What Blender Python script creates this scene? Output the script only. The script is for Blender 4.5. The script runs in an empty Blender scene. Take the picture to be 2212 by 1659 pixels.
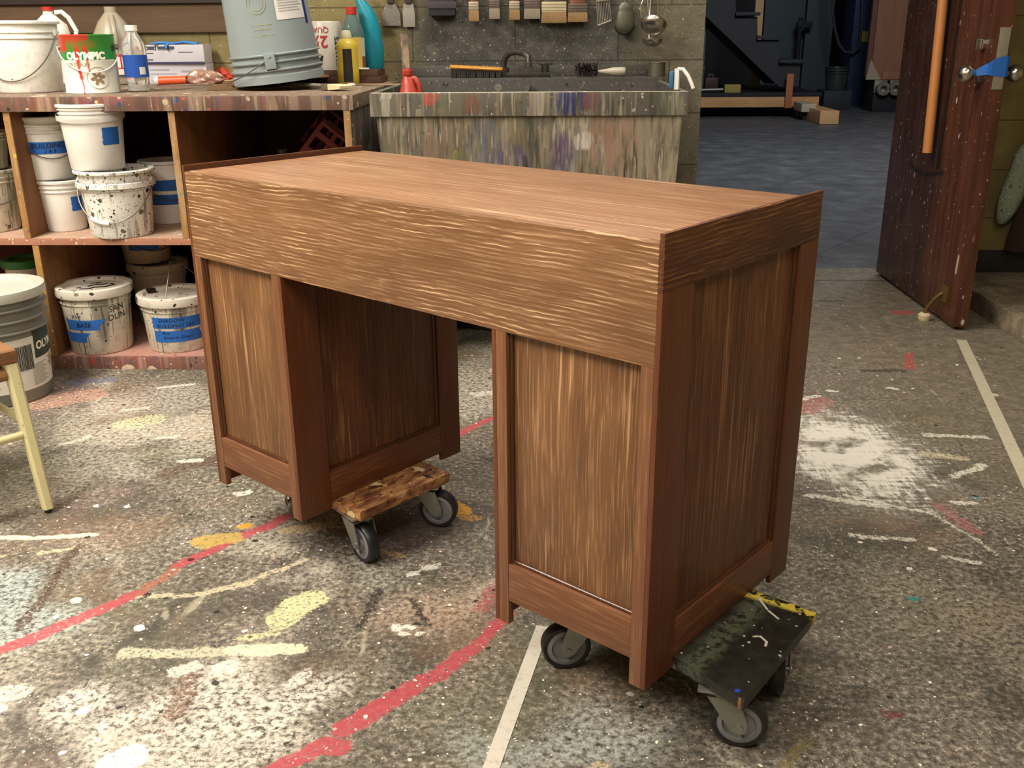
import bpy, bmesh, math, random
from mathutils import Vector as V, Matrix, Euler
PI = math.pi
random.seed(7)
C = bpy.context.scene.collection

# ------------------------------------------------------------------ camera
CAM = V((0.810917, -2.144346, 1.150643))
CR, CU, CF = V((0.99927, 0.037419, -0.007682)), V((-0.005427, 0.338126, 0.941085)), V((-0.037812, 0.940357, -0.338082))
FPX, PX0, PY0 = 2096.232, 1106.0, 829.5
cd = bpy.data.cameras.new('camera'); cam = bpy.data.objects.new('camera', cd); C.objects.link(cam)
cd.sensor_width = 36.0; cd.lens = FPX / 2212 * 36.0; cd.clip_start = 0.05; cd.clip_end = 80
cam.matrix_world = Matrix(((CR.x, CU.x, -CF.x, CAM.x), (CR.y, CU.y, -CF.y, CAM.y), (CR.z, CU.z, -CF.z, CAM.z), (0, 0, 0, 1)))
bpy.context.scene.camera = cam
# ------------------------------------------------------------------ world, lights, exposure
w = bpy.data.worlds.new('world'); bpy.context.scene.world = w; w.use_nodes = True
w.node_tree.nodes['Background'].inputs[0].default_value = (0.8, 0.8, 0.85, 1)
w.node_tree.nodes['Background'].inputs[1].default_value = 0.02
vs = bpy.context.scene.view_settings
vs.view_transform = 'Standard'; vs.look = 'None'; vs.gamma = 1; vs.use_curve_mapping = False
vs.exposure = 0.85

def area(name, loc, rot, sx, sy, power, col):
    l = bpy.data.lights.new(name, 'AREA'); l.shape = 'RECTANGLE'; l.size = sx; l.size_y = sy
    l.energy = power; l.color = col
    o = bpy.data.objects.new(name, l); C.objects.link(o); o.location = loc; o.rotation_euler = rot
    return o
WARM = (1.0, 0.91, 0.79)
area('ceiling_tube_light_left', (-1.5, -0.6, 3.0), (0, 0, 0), 0.5, 2.2, 125, WARM)
area('ceiling_tube_light_front', (0.1, -2.6, 3.0), (0, 0, 0), 2.4, 0.5, 52, WARM)
area('ceiling_tube_light_sink', (0.7, 1.35, 3.0), (0, 0, 0), 1.3, 0.35, 26, WARM)
area('ceiling_tube_light_right', (2.2, -0.6, 3.0), (0, 0, 0), 0.4, 1.6, 12, WARM)
area('stage_work_light', (4.0, 5.6, 5.0), (math.radians(38), 0, 0), 2.0, 2.0, 150, (0.95, 0.97, 1.0))

def P3(px, py): return CF + CR * ((px - PX0) / FPX) - CU * ((py - PY0) / FPX)
def oz(px, py, z=0.0):
    d = P3(px, py); return CAM + d * ((z - CAM.z) / d.z)
def oy(px, py, y):
    d = P3(px, py); return CAM + d * ((y - CAM.y) / d.y)
def ox(px, py, x):
    d = P3(px, py); return CAM + d * ((x - CAM.x) / d.x)
def mpp(p): return (V(p) - CAM).dot(CF) / FPX
def stand(px, py, z, r):
    p = oz(px, py, z); v = V((p.x - CAM.x, p.y - CAM.y, 0)).normalized()
    return p + v * r
def facing(p): return math.atan2(CAM.y - p[1], CAM.x - p[0]) + PI / 2

# ------------------------------------------------------------------ node helpers
def rgb(h):
    if isinstance(h, str):
        c = [int(h[i:i + 2], 16) / 255 for i in (0, 2, 4)]
        return tuple((x / 12.92 if x <= 0.04045 else ((x + 0.055) / 1.055) ** 2.4) for x in c) + (1,)
    return tuple(h) + ((1,) if len(h) == 3 else ())
class NT:
    def __init__(s, name):
        s.m = bpy.data.materials.new(name); s.m.use_nodes = True
        s.t = s.m.node_tree; s.n = s.t.nodes; s.b = s.n['Principled BSDF']
    def set(s, inp, v):
        if isinstance(v, bpy.types.NodeSocket): s.t.links.new(v, inp)
        elif isinstance(v, str): inp.default_value = rgb(v)
        elif isinstance(v, tuple) and len(v) == 3 and len(inp.default_value) == 4: inp.default_value = v + (1,)
        else: inp.default_value = v
    def node(s, typ, **k):
        n = s.n.new(typ)
        for a, b in k.items(): setattr(n, a, b)
        return n
    def co(s, scale=(1, 1, 1), loc=(0, 0, 0), rot=(0, 0, 0), src=None):
        if src is None:
            if not hasattr(s, 'tc'): s.tc = s.node('ShaderNodeTexCoord').outputs['Object']
            src = s.tc
        mp = s.node('ShaderNodeMapping'); s.set(mp.inputs[0], src)
        mp.inputs['Scale'].default_value = scale; mp.inputs['Location'].default_value = loc; mp.inputs['Rotation'].default_value = rot
        return mp.outputs[0]
    def noise(s, vec, scale=5, detail=3, rough=0.5, dist=0.0, out='Fac'):
        n = s.node('ShaderNodeTexNoise'); s.set(n.inputs['Vector'], vec)
        n.inputs['Scale'].default_value = scale; n.inputs['Detail'].default_value = detail
        n.inputs['Roughness'].default_value = rough; n.inputs['Distortion'].default_value = dist
        return n.outputs[out]
    def voro(s, vec, scale, out='Distance', rnd=1.0):
        n = s.node('ShaderNodeTexVoronoi'); s.set(n.inputs['Vector'], vec); n.inputs['Scale'].default_value = scale
        n.inputs['Randomness'].default_value = rnd
        return n.outputs[out] if out != 'both' else (n.outputs['Distance'], n.outputs['Color'])
    def ramp(s, fac, stops, interp='LINEAR'):
        n = s.node('ShaderNodeValToRGB'); s.set(n.inputs[0], fac); cr = n.color_ramp; cr.interpolation = interp
        while len(cr.elements) < len(stops): cr.elements.new(0.5)
        for e, (p, c) in zip(cr.elements, stops):
            e.position = p
            e.color = (c, c, c, 1) if isinstance(c, (int, float)) else rgb(c)
        return n.outputs[0]
    def math(s, op, a, b=0.0, clamp=False):
        n = s.node('ShaderNodeMath', operation=op); n.use_clamp = clamp
        s.set(n.inputs[0], a); s.set(n.inputs[1], b); return n.outputs[0]
    def vm(s, op, a, b=None, k=None):
        n = s.node('ShaderNodeVectorMath', operation=op); s.set(n.inputs[0], a)
        if b is not None: s.set(n.inputs[1], b)
        if k is not None: s.set(n.inputs['Scale'], k)
        return n.outputs['Value'] if op in ('DOT_PRODUCT', 'LENGTH', 'DISTANCE') else n.outputs[0]
    def mix(s, fac, a, b, blend='MIX'):
        n = s.node('ShaderNodeMix', data_type='RGBA', blend_type=blend)
        s.set(n.inputs[0], fac); s.set(n.inputs[6], a); s.set(n.inputs[7], b); return n.outputs[2]
    def step(s, v, lo, hi):
        n = s.node('ShaderNodeMapRange', interpolation_type='SMOOTHSTEP'); s.set(n.inputs[0], v)
        n.inputs[1].default_value = lo; n.inputs[2].default_value = hi; return n.outputs[0]
    def bump(s, h, strength=0.3, dist=0.002):
        n = s.node('ShaderNodeBump'); n.inputs['Strength'].default_value = strength; n.inputs['Distance'].default_value = dist
        s.set(n.inputs['Height'], h); s.t.links.new(n.outputs[0], s.b.inputs['Normal'])
    def sep(s, vec):
        n = s.node('ShaderNodeSeparateXYZ'); s.set(n.inputs[0], vec); return n.outputs
    def done(s, col, rough=0.6, metal=0.0, **k):
        s.set(s.b.inputs['Base Color'], col); s.set(s.b.inputs['Roughness'], rough); s.set(s.b.inputs['Metallic'], metal)
        for a, b in k.items(): s.set(s.b.inputs[a.replace('_', ' ')], b)
        return s.m
MATS = {}
def plain(name, col, rough=0.5, metal=0.0, var=0.12, scale=18, **k):
    if name in MATS: return MATS[name]
    n = NT(name); c = rgb(col)
    f = n.noise(n.co(), scale, 4)
    lo = tuple(x * (1 - var) for x in c[:3]) + (1,); hi = tuple(min(1, x * (1 + var)) for x in c[:3]) + (1,)
    m = n.done(n.mix(f, lo, hi), rough, metal, **k); MATS[name] = m; return m
def seg(n, vec, a, b, w, soft=0.004):
    A = V((a[0], a[1], 0)); B = V((b[0], b[1], 0)); ba = B - A
    pa = n.vm('SUBTRACT', vec, tuple(A))
    h = n.math('DIVIDE', n.vm('DOT_PRODUCT', pa, tuple(ba)), ba.length_squared, clamp=True)
    q = n.node('ShaderNodeVectorMath', operation='SCALE'); q.inputs[0].default_value = tuple(ba); n.set(q.inputs['Scale'], h)
    d = n.vm('DISTANCE', pa, q.outputs[0])
    return n.step(d, w + soft, w - soft)

# wood: painted grain.  ax = axis of the grain
def wood(name, ax='z', base='8a5836', dark='4e2c19', light='cf9c6b', streak=0.5, fine=0.4, comb=0.0, blotch=0.5, rough=0.42, seed=0, length=4.0, width=95):
    n = NT(name); i = 'xyz'.index(ax)
    sc = [width] * 3; sc[i] = length
    wv = n.noise(n.co(scale=(3, 3, 3), loc=(seed, 0, seed)), 1.0, 2, out='Color')
    wob = n.vm('SCALE', n.vm('SUBTRACT', wv, (0.5, 0.5, 0.5)), k=0.015)
    base_v = n.vm('ADD', n.co(loc=(seed * 1.7, seed * 0.6, seed)), wob)
    v1 = n.co(scale=tuple(sc), src=base_v)
    s1 = n.noise(v1, 1.0, 2.5, 0.55)
    sc2 = [width * 3.2] * 3; sc2[i] = length * 2.2
    s2 = n.noise(n.co(scale=tuple(sc2), src=base_v), 1.0, 2, 0.6)
    sc3 = [14] * 3; sc3[i] = 3.0
    b1 = n.noise(n.co(scale=tuple(sc3), loc=(seed, 2, 1)), 1.0, 4, 0.6)
    col = n.mix(n.ramp(b1, [(0.3, 0.0), (0.72, 1.0)]), dark, base)
    col = n.mix(1 - blotch, col, base)
    col = n.mix(n.math('MULTIPLY', n.step(s2, 0.50, 0.72), fine), col, light)
    col = n.mix(n.math('MULTIPLY', n.step(s2, 0.48, 0.25), fine * 0.6), col, dark)
    mod = n.step(n.noise(n.co(scale=(5, 5, 5), loc=(3, seed, 1)), 1.0, 2), 0.38, 0.68)
    st = n.math('MULTIPLY', n.step(s1, 0.56, 0.74), mod)
    col = n.mix(n.math('MULTIPLY', st, streak, True), col, light)
    hgt = s2
    if comb > 0:
        # nearly straight combed lines lying along the grain
        wt = n.node('ShaderNodeTexWave', wave_type='BANDS', bands_direction='Z' if ax != 'z' else 'X')
        sa = [9] * 3; sa[i] = 3.5; sb_ = [60] * 3; sb_[i] = 45
        j1 = n.vm('SCALE', n.noise(n.co(scale=tuple(sa), loc=(seed, 3, 1)), 1.0, 2, out='Color'), k=0.022)
        j2 = n.vm('SCALE', n.noise(n.co(scale=tuple(sb_)), 1.0, 1, out='Color'), k=0.0042)
        n.set(wt.inputs[0], n.vm('ADD', n.vm('ADD', n.co(), j1), j2)); wt.inputs['Scale'].default_value = 40
        wt.inputs['Distortion'].default_value = 0.0
        sc3x = [210] * 3; sc3x[i] = 10
        msk = n.math('MULTIPLY', n.step(n.noise(n.co(scale=(4, 4, 13), loc=(seed, 5, 2)), 1.0, 3), 0.42, 0.62), n.step(n.noise(n.co(scale=tuple(sc3x)), 1.0, 2), 0.44, 0.62))
        ln = n.math('MULTIPLY', n.step(wt.outputs['Fac'], 0.72, 1.0), msk)
        col = n.mix(n.math('MULTIPLY', ln, comb, True), col, light)
        dn = n.step(wt.outputs['Fac'], 0.35, 0.05)
        col = n.mix(n.math('MULTIPLY', dn, comb * 0.35), col, dark)
        hgt = n.math('ADD', s2, wt.outputs['Fac'])
    n.bump(hgt, 0.12, 0.001)
    return n.done(col, rough)
# splattered paint over a base
def splat(name, base, base2=None, cols=None, amount=0.5, drip=0.0, size=1.0, rough=0.6, seed=0, dirt=0.3, dirtcol='3b352c', metal=0.0, cov=None, da=None, patches=()):
    n = NT(name); v = n.co(loc=(seed, seed * 2.3, seed * 0.7))
    col = n.mix(n.noise(v, 9 / size, 4, 0.6), base, base2 or base)
    cols = cols or ['e8e2d0', '8c3a2c', '2c3f7a', '20201c', '6f7c52', 'caa27c']
    N = len(cols)
    def pal(c):
        st = [((k + 0.001) / N, cc) for k, cc in enumerate(cols)]; st[0] = (0, cols[0])
        return n.ramp(c, st, 'CONSTANT')
    if dirt:
        col = n.mix(n.math('MULTIPLY', n.step(n.noise(v, 30 / size, 5, 0.7), 0.5, 0.72), dirt), col, dirtcol)
    if amount:
        wv = n.vm('ADD', v, n.vm('SCALE', n.noise(v, 40 / size, 2, out='Color'), k=0.012 * size))
        for sc, th in ((22, 0.34), (60, 0.36), (130, 0.36)):
            d, c = n.voro(wv, sc / size, 'both')
            cs = n.sep(c)
            msk = n.math('LESS_THAN', n.math('ADD', d, n.math('MULTIPLY', cs[0], 0.55)), th * (0.6 + 0.6 * amount))
            col = n.mix(n.math('MULTIPLY', msk, n.math('LESS_THAN', cs[1], 0.35 + amount * 0.65)), col, pal(cs[2]))
    if drip:
        wob = n.vm('SCALE', n.noise(n.co(), 14, 2, out='Color'), k=0.004)
        for j, (sc, zs) in enumerate(((16, 0.16), (40, 0.11), (85, 0.07), (170, 0.06))):
            vd = n.vm('ADD', n.co(scale=(1, 1, zs), loc=(seed + j, 1 + j, seed)), wob)
            d, c = n.voro(vd, sc / size ** 0.5, 'both'); cs = n.sep(c)
            m = n.math('LESS_THAN', cs[1], cov if cov else 0.25 + 0.4 * drip)
            m = n.math('MULTIPLY', m, n.step(d, 0.62, 0.40))
            col = n.mix(n.math('MULTIPLY', m, da if da else drip * 0.6), col, pal(cs[2]))
    if patches:       # big spills of one colour: (x, z, radius, stretch, colour, strength)
        q = n.sep(n.vm('ADD', n.co(), n.vm('SCALE', n.noise(n.co(scale=(1, 1, 0.3)), 25, 3, out='Color'), k=0.06)))
        br_ = n.step(n.noise(n.co(scale=(1, 1, 0.12)), 60, 3, 0.6), 0.38, 0.58)
        for px_, pz_, r_, st_, c_, am_ in patches:
            dx_ = n.math('SUBTRACT', q[0], px_ + 0.03); dz_ = n.math('DIVIDE', n.math('SUBTRACT', q[2], pz_ + 0.03), st_)
            dd_ = n.math('SQRT', n.math('ADD', n.math('MULTIPLY', dx_, dx_), n.math('MULTIPLY', dz_, dz_)))
            col = n.mix(n.math('MULTIPLY', n.math('MULTIPLY', n.step(dd_, r_ * 1.15, r_ * 0.75), br_), am_), col, c_)
    return n.done(col, rough, metal)

# ------------------------------------------------------------------ mesh helpers
class B:
    def __init__(s): s.bm = bmesh.new()
    def box(s, a, b, bev=0.0, mat=None, seg=2):
        r = bmesh.ops.create_cube(s.bm, size=1.0); vs_ = r['verts']
        c = [(a[i] + b[i]) / 2 for i in range(3)]; d = [abs(b[i] - a[i]) for i in range(3)]
        for v in vs_: v.co = V((v.co.x * d[0] + c[0], v.co.y * d[1] + c[1], v.co.z * d[2] + c[2]))
        if bev > 0:
            es = list({e for v in vs_ for e in v.link_edges})
            q = bmesh.ops.bevel(s.bm, geom=es, offset=bev, segments=seg, affect='EDGES', profile=0.7)
            vs_ = list(set(q['verts']) | {v for v in vs_ if v.is_valid})
        if mat is not None:
            for v in vs_: v.co = mat @ v.co
        return s
    def quad(s, pts, thick=0.0, bev=0.0):          # polygon (CCW seen from above/outside) extruded against its normal
        vs_ = [s.bm.verts.new(V(p)) for p in pts]; f = s.bm.faces.new(vs_)
        if thick:
            s.bm.normal_update(); nrm = f.normal.copy()
            lo = [s.bm.verts.new(v.co - nrm * thick) for v in vs_]
            s.bm.faces.new(list(reversed(lo)))
            n = len(vs_)
            for i in range(n): s.bm.faces.new((vs_[i], lo[i], lo[(i + 1) % n], vs_[(i + 1) % n]))
            if bev:
                es = list({e for v in vs_ + lo for e in v.link_edges})
                bmesh.ops.bevel(s.bm, geom=es, offset=bev, segments=2, affect='EDGES', profile=0.7)
        return s
    def lathe(s, prof, n=40, M=None, cap=True, a0=0.0, a1=2 * PI, sx=1.0, sy=1.0):
        full = abs(a1 - a0) > 6.28; rings = []
        k = n if full else n + 1
        for r, z in prof:
            ring = []
            for i in range(k):
                a = a0 + (a1 - a0) * i / n
                p = V((r * math.cos(a) * sx, r * math.sin(a) * sy, z))
                ring.append(s.bm.verts.new(M @ p if M else p))
            rings.append(ring)
        for a, b in zip(rings, rings[1:]):
            for i in range(k if full else k - 1):
                j = (i + 1) % k
                s.bm.faces.new((a[i], a[j], b[j], b[i]))
        if cap and full:
            if prof[0][0] > 1e-5: s.bm.faces.new(list(reversed(rings[0])))
            if prof[-1][0] > 1e-5: s.bm.faces.new(rings[-1])
        return s
    def cyl(s, p, q, r, n=20, r2=None):
        p, q = V(p), V(q); d = q - p; L = d.length
        M = Matrix.Translation(p) @ d.to_track_quat('Z', 'Y').to_matrix().to_4x4()
        return s.lathe([(r, 0), (r if r2 is None else r2, L)], n, M)
    def tube(s, pts, r, n=10, closed=False):
        pts = [V(p) for p in pts]; m = len(pts); rings = []; up = None
        for i, p in enumerate(pts):
            if closed: t = (pts[(i + 1) % m] - pts[i - 1]).normalized()
            else: t = (pts[min(i + 1, m - 1)] - pts[max(i - 1, 0)]).normalized()
            if up is None: up = t.orthogonal().normalized()
            up = (up - t * up.dot(t)).normalized(); sd = t.cross(up)
            rr = r[i] if isinstance(r, (list, tuple)) else r
            rings.append([s.bm.verts.new(p + up * math.cos(2 * PI * k / n) * rr + sd * math.sin(2 * PI * k / n) * rr) for k in range(n)])
        for i in range(m if closed else m - 1):
            a, b = rings[i], rings[(i + 1) % m]
            for k in range(n): s.bm.faces.new((a[k], a[(k + 1) % n], b[(k + 1) % n], b[k]))
        if not closed:
            s.bm.faces.new(list(reversed(rings[0]))); s.bm.faces.new(rings[-1])
        return s
    def loft(s, secs, cap=True):
        rings = [[s.bm.verts.new(V(p)) for p in sec] for sec in secs]; n = len(rings[0])
        for a, b in zip(rings, rings[1:]):
            for i in range(n): s.bm.faces.new((a[i], a[(i + 1) % n], b[(i + 1) % n], b[i]))
        if cap: s.bm.faces.new(list(reversed(rings[0]))); s.bm.faces.new(rings[-1])
        return s
    def patch(s, fn, nu, nv):
        g = [[s.bm.verts.new(V(fn(i / nu, j / nv))) for j in range(nv + 1)] for i in range(nu + 1)]
        for i in range(nu):
            for j in range(nv): s.bm.faces.new((g[i][j], g[i + 1][j], g[i + 1][j + 1], g[i][j + 1]))
        return s
    def xf(s, M):
        for v in s.bm.verts: v.co = M @ v.co
        return s
    def rec(s): bmesh.ops.recalc_face_normals(s.bm, faces=s.bm.faces); return s
def link(name, me, mat, parent=None):
    o = bpy.data.objects.new(name, me); C.objects.link(o)
    if mat: me.materials.append(mat)
    if parent: o.parent = parent
    return o
def obj(name, b, mat, parent=None, smooth=40, recalc=True):
    if recalc: b.rec()
    me = bpy.data.meshes.new(name); b.bm.to_mesh(me); b.bm.free()
    if smooth:
        for p in me.polygons: p.use_smooth = True
        me.set_sharp_from_angle(angle=math.radians(smooth))
    return link(name, me, mat, parent)
def tag(o, label, cat, group=None):
    o['label'] = label; o['category'] = cat
    if group: o['group'] = group
    return o
def thing(name, label, cat, loc=(0, 0, 0), rz=0.0, group=None, rot=None):
    o = bpy.data.objects.new(name, None); C.objects.link(o); o.location = loc
    o.rotation_euler = rot if rot else (0, 0, rz); o.empty_display_size = 0.05
    return tag(o, label, cat, group)
def struct(name, b, mat, parent=None, smooth=0):
    o = obj(name, b, mat, parent, smooth)
    if not parent: o['kind'] = 'structure'
    return o
def text_mesh(body, size, fn, mat, name='lettering', parent=None, shear=0.0, space=1.0, align='CENTER', bold=0.0, sub=True):
    cu = bpy.data.curves.new('t', 'FONT'); cu.body = body; cu.size = size; cu.shear = shear; cu.space_character = space
    cu.align_x = align; cu.align_y = 'CENTER'; cu.offset = bold; cu.resolution_u = 3
    to = bpy.data.objects.new('t', cu); C.objects.link(to)
    bpy.context.view_layer.update()
    me = bpy.data.meshes.new_from_object(to.evaluated_get(bpy.context.evaluated_depsgraph_get()))
    bpy.data.objects.remove(to); bpy.data.curves.remove(cu)
    bm = bmesh.new(); bm.from_mesh(me)
    if sub:
        bmesh.ops.triangulate(bm, faces=bm.faces)
        for _ in range(2):
            es = [e for e in bm.edges if e.calc_length() > size * 0.22]
            if es: bmesh.ops.subdivide_edges(bm, edges=es, cuts=1); bmesh.ops.triangulate(bm, faces=bm.faces)
    for v in bm.verts: v.co = V(fn(v.co.x, v.co.y))
    bm.to_mesh(me); bm.free()
    me.materials.clear()
    return link(name, me, mat, parent)
def rbox(a, b, yaw, c):    # matrix rotating about point c
    return Matrix.Translation(V(c)) @ Matrix.Rotation(yaw, 4, 'Z') @ Matrix.Translation(-V(c))


# ================================================================== the setting
def floor_mat():
    n = NT('painted_concrete'); v = n.co()
    big = n.noise(v, 1.3, 3, 0.5); mid = n.noise(v, 7, 5, 0.65, 0.4); fin = n.noise(v, 75, 4, 0.75); vf = n.noise(v, 240, 2, 0.7)
    xyz = n.sep(v)
    col = n.ramp(fin, [(0.32, '39342f'), (0.44, '5a544b'), (0.54, '7c7568'), (0.66, 'aca495')])
    col = n.mix(n.step(mid, 0.45, 0.7), col, n.ramp(fin, [(0.3, '2b2824'), (0.5, '4a443b'), (0.7, '80786a')]))
    hue = n.noise(n.co(loc=(4, 1, 0)), 2.6, 4, 0.6, out='Color'); hs = n.sep(hue)
    col = n.mix(n.math('MULTIPLY', n.step(hs[0], 0.5, 0.68), 0.35), col, '5b6146')
    col = n.mix(n.math('MULTIPLY', n.step(hs[1], 0.52, 0.7), 0.35), col, '75565a')
    col = n.mix(n.math('MULTIPLY', n.step(hs[2], 0.52, 0.7), 0.35), col, '8a6a4c')
    gfin = n.step(fin, 0.36, 0.60)
    pa = n.node('ShaderNodeAttribute', attribute_name='patch'); pd = n.node('ShaderNodeAttribute', attribute_name='darkpatch')
    col = n.mix(n.math('MULTIPLY', pa.outputs['Alpha'], gfin), col, pa.outputs['Color'])
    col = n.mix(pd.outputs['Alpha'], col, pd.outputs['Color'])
    # pale worn paint, more of it to the left and in front
    lf = n.math('ADD', n.math('MULTIPLY', xyz[0], -0.10), n.math('MULTIPLY', xyz[1], -0.05))
    pale = n.step(n.math('ADD', n.noise(n.co(loc=(9, 3, 0)), 3.1, 5, 0.62, 0.5), lf), 0.52, 0.66)
    pale = n.math('MULTIPLY', pale, n.step(n.noise(v, 95, 4, 0.7), 0.42, 0.62))
    col = n.mix(n.math('MULTIPLY', pale, 0.75), col, 'c6beab')
    # smoother dusty concrete to the right and by the doorway
    dust = n.step(n.math('ADD', n.math('ADD', n.math('MULTIPLY', xyz[0], 0.9), n.math('MULTIPLY', xyz[1], 0.55)), mid), 2.1, 3.3)
    col = n.mix(n.math('MULTIPLY', dust, 0.75), col, n.ramp(n.noise(v, 22, 6, 0.7), [(0.3, '5a5244'), (0.5, '797060'), (0.72, '978d79')]))
    # painted marks: outlines stored on the mesh, edges broken up here
    g1 = n.noise(v, 110, 4, 0.75)
    ma = n.node('ShaderNodeAttribute', attribute_name='mark'); we = n.node('ShaderNodeAttribute', attribute_name='wear')
    e1 = n.math('ADD', ma.outputs['Alpha'], n.math('MULTIPLY', n.math('SUBTRACT', n.noise(v, 45, 5, 0.75), 0.5), n.math('ADD', n.math('MULTIPLY', we.outputs['Fac'], 1.7), 0.5)))
    mm = n.math('MULTIPLY', n.step(e1, 0.44, 0.60), n.step(n.math('SUBTRACT', g1, n.math('MULTIPLY', we.outputs['Fac'], 0.16)), 0.26, 0.42))
    col = n.mix(n.math('MULTIPLY', mm, 0.88), col, ma.outputs['Color'])
    wv = n.vm('ADD', v, n.vm('SCALE', n.noise(v, 30, 2, out='Color'), k=0.02))
    dens = n.math('ADD', n.math('MULTIPLY', n.noise(n.co(loc=(2, 8, 0)), 2.2, 3), 0.9), n.math('MULTIPLY', xyz[0], -0.11))
    k = 0
    pals = [['f0e9d6', 'dcd6c6', 'e6dcc0', 'c9a9a0', 'efe9da', 'd9cf9a'], ['ece5d4', 'd6d0c2', '26221d', 'c8bfa8', 'b98b7d', 'e9e2d0'], ['f2ecdc', '1f1c19', 'cfc6b2', '8fa0a6', 'c67b52', 'e0d6bd']]
    for sc, th, pr in ((11, 0.17, 0.42), (24, 0.22, 0.5), (55, 0.25, 0.55), (120, 0.27, 0.55), (230, 0.27, 0.5)):
        k += 1
        d, c = n.voro(n.vm('ADD', wv, (k * 3.3, k, 0)), sc, 'both'); cs = n.sep(c)
        m = n.math('LESS_THAN', n.math('ADD', n.math('ADD', d, n.math('MULTIPLY', n.math('SUBTRACT', mid, 0.5), 0.15)), n.math('MULTIPLY', n.math('POWER', cs[0], 0.6), th * 0.95)), th)
        m = n.math('MULTIPLY', m, n.math('LESS_THAN', cs[1], n.math('MULTIPLY', dens, pr * 2.2)))
        P = pals[k % 3]
        col = n.mix(n.math('MULTIPLY', m, 0.9), col, n.ramp(cs[2], [(j / 6.0, q) for j, q in enumerate(P)], 'CONSTANT'))
    # slung streaks of cream paint
    for rot, sc in ((0.5, 20), (-0.9, 26), (1.3, 30)):
        sv = n.co(scale=(1, 0.13, 1), rot=(0, 0, rot), src=wv)
        s_ = n.noise(sv, sc, 1.5, 0.5)
        col = n.mix(n.math('MULTIPLY', n.step(s_, 0.74, 0.79), 0.4), col, 'cfc6ad')
    dv = n.vm('MULTIPLY', n.vm('ADD', v, n.vm('SCALE', n.vm('SUBTRACT', n.noise(v, 18, 3, 0.6, out='Color'), (0.5, 0.5, 0.5)), k=0.035)), (1, 1, 0))
    # big scrubbed white splash to the right of the desk
    rr = n.vm('LENGTH', n.vm('MULTIPLY', n.vm('SUBTRACT', dv, (1.69, 0.48, 0)), (1.0, 0.62, 0)))
    fan = n.noise(n.co(scale=(1, 0.22, 1), rot=(0, 0, 0.75), src=v), 70, 4, 0.7)
    fan2 = n.noise(n.co(scale=(0.2, 1, 1), rot=(0, 0, 0.35), src=v), 60, 4, 0.7)
    sp = n.math('ADD', n.math('MULTIPLY', n.math('ADD', fan, fan2), 0.5), n.math('MULTIPLY', n.step(rr, 0.36, 0.0), 0.34))
    haze = n.math('MULTIPLY', n.step(rr, 0.34, 0.10), n.step(n.noise(v, 14, 4, 0.6), 0.3, 0.6))
    col = n.mix(n.math('MULTIPLY', haze, 0.35), col, 'a5a196')
    sp = n.math('MULTIPLY', n.step(sp, 0.60, 0.77), n.step(rr, 0.37, 0.22))
    col = n.mix(n.math('MULTIPLY', n.math('MULTIPLY', sp, n.step(n.noise(v, 10, 4, 0.6), 0.36, 0.52)), 0.95), col, 'dedbd0')
    # joint at the doorway
    j = n.step(n.math('ABSOLUTE', n.math('SUBTRACT', xyz[1], 2.59)), 0.012, 0.004)
    col = n.mix(n.math('MULTIPLY', n.math('MULTIPLY', j, n.step(xyz[0], 1.4, 1.5)), 0.7), col, '39342c')
    n.bump(n.math('ADD', fin, n.math('MULTIPLY', mid, 1.5)), 0.25, 0.003)
    return n.done(col, n.ramp(mid, [(0.3, 0.42), (0.7, 0.62)]))
import numpy as np
RED = 'b04650'
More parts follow.
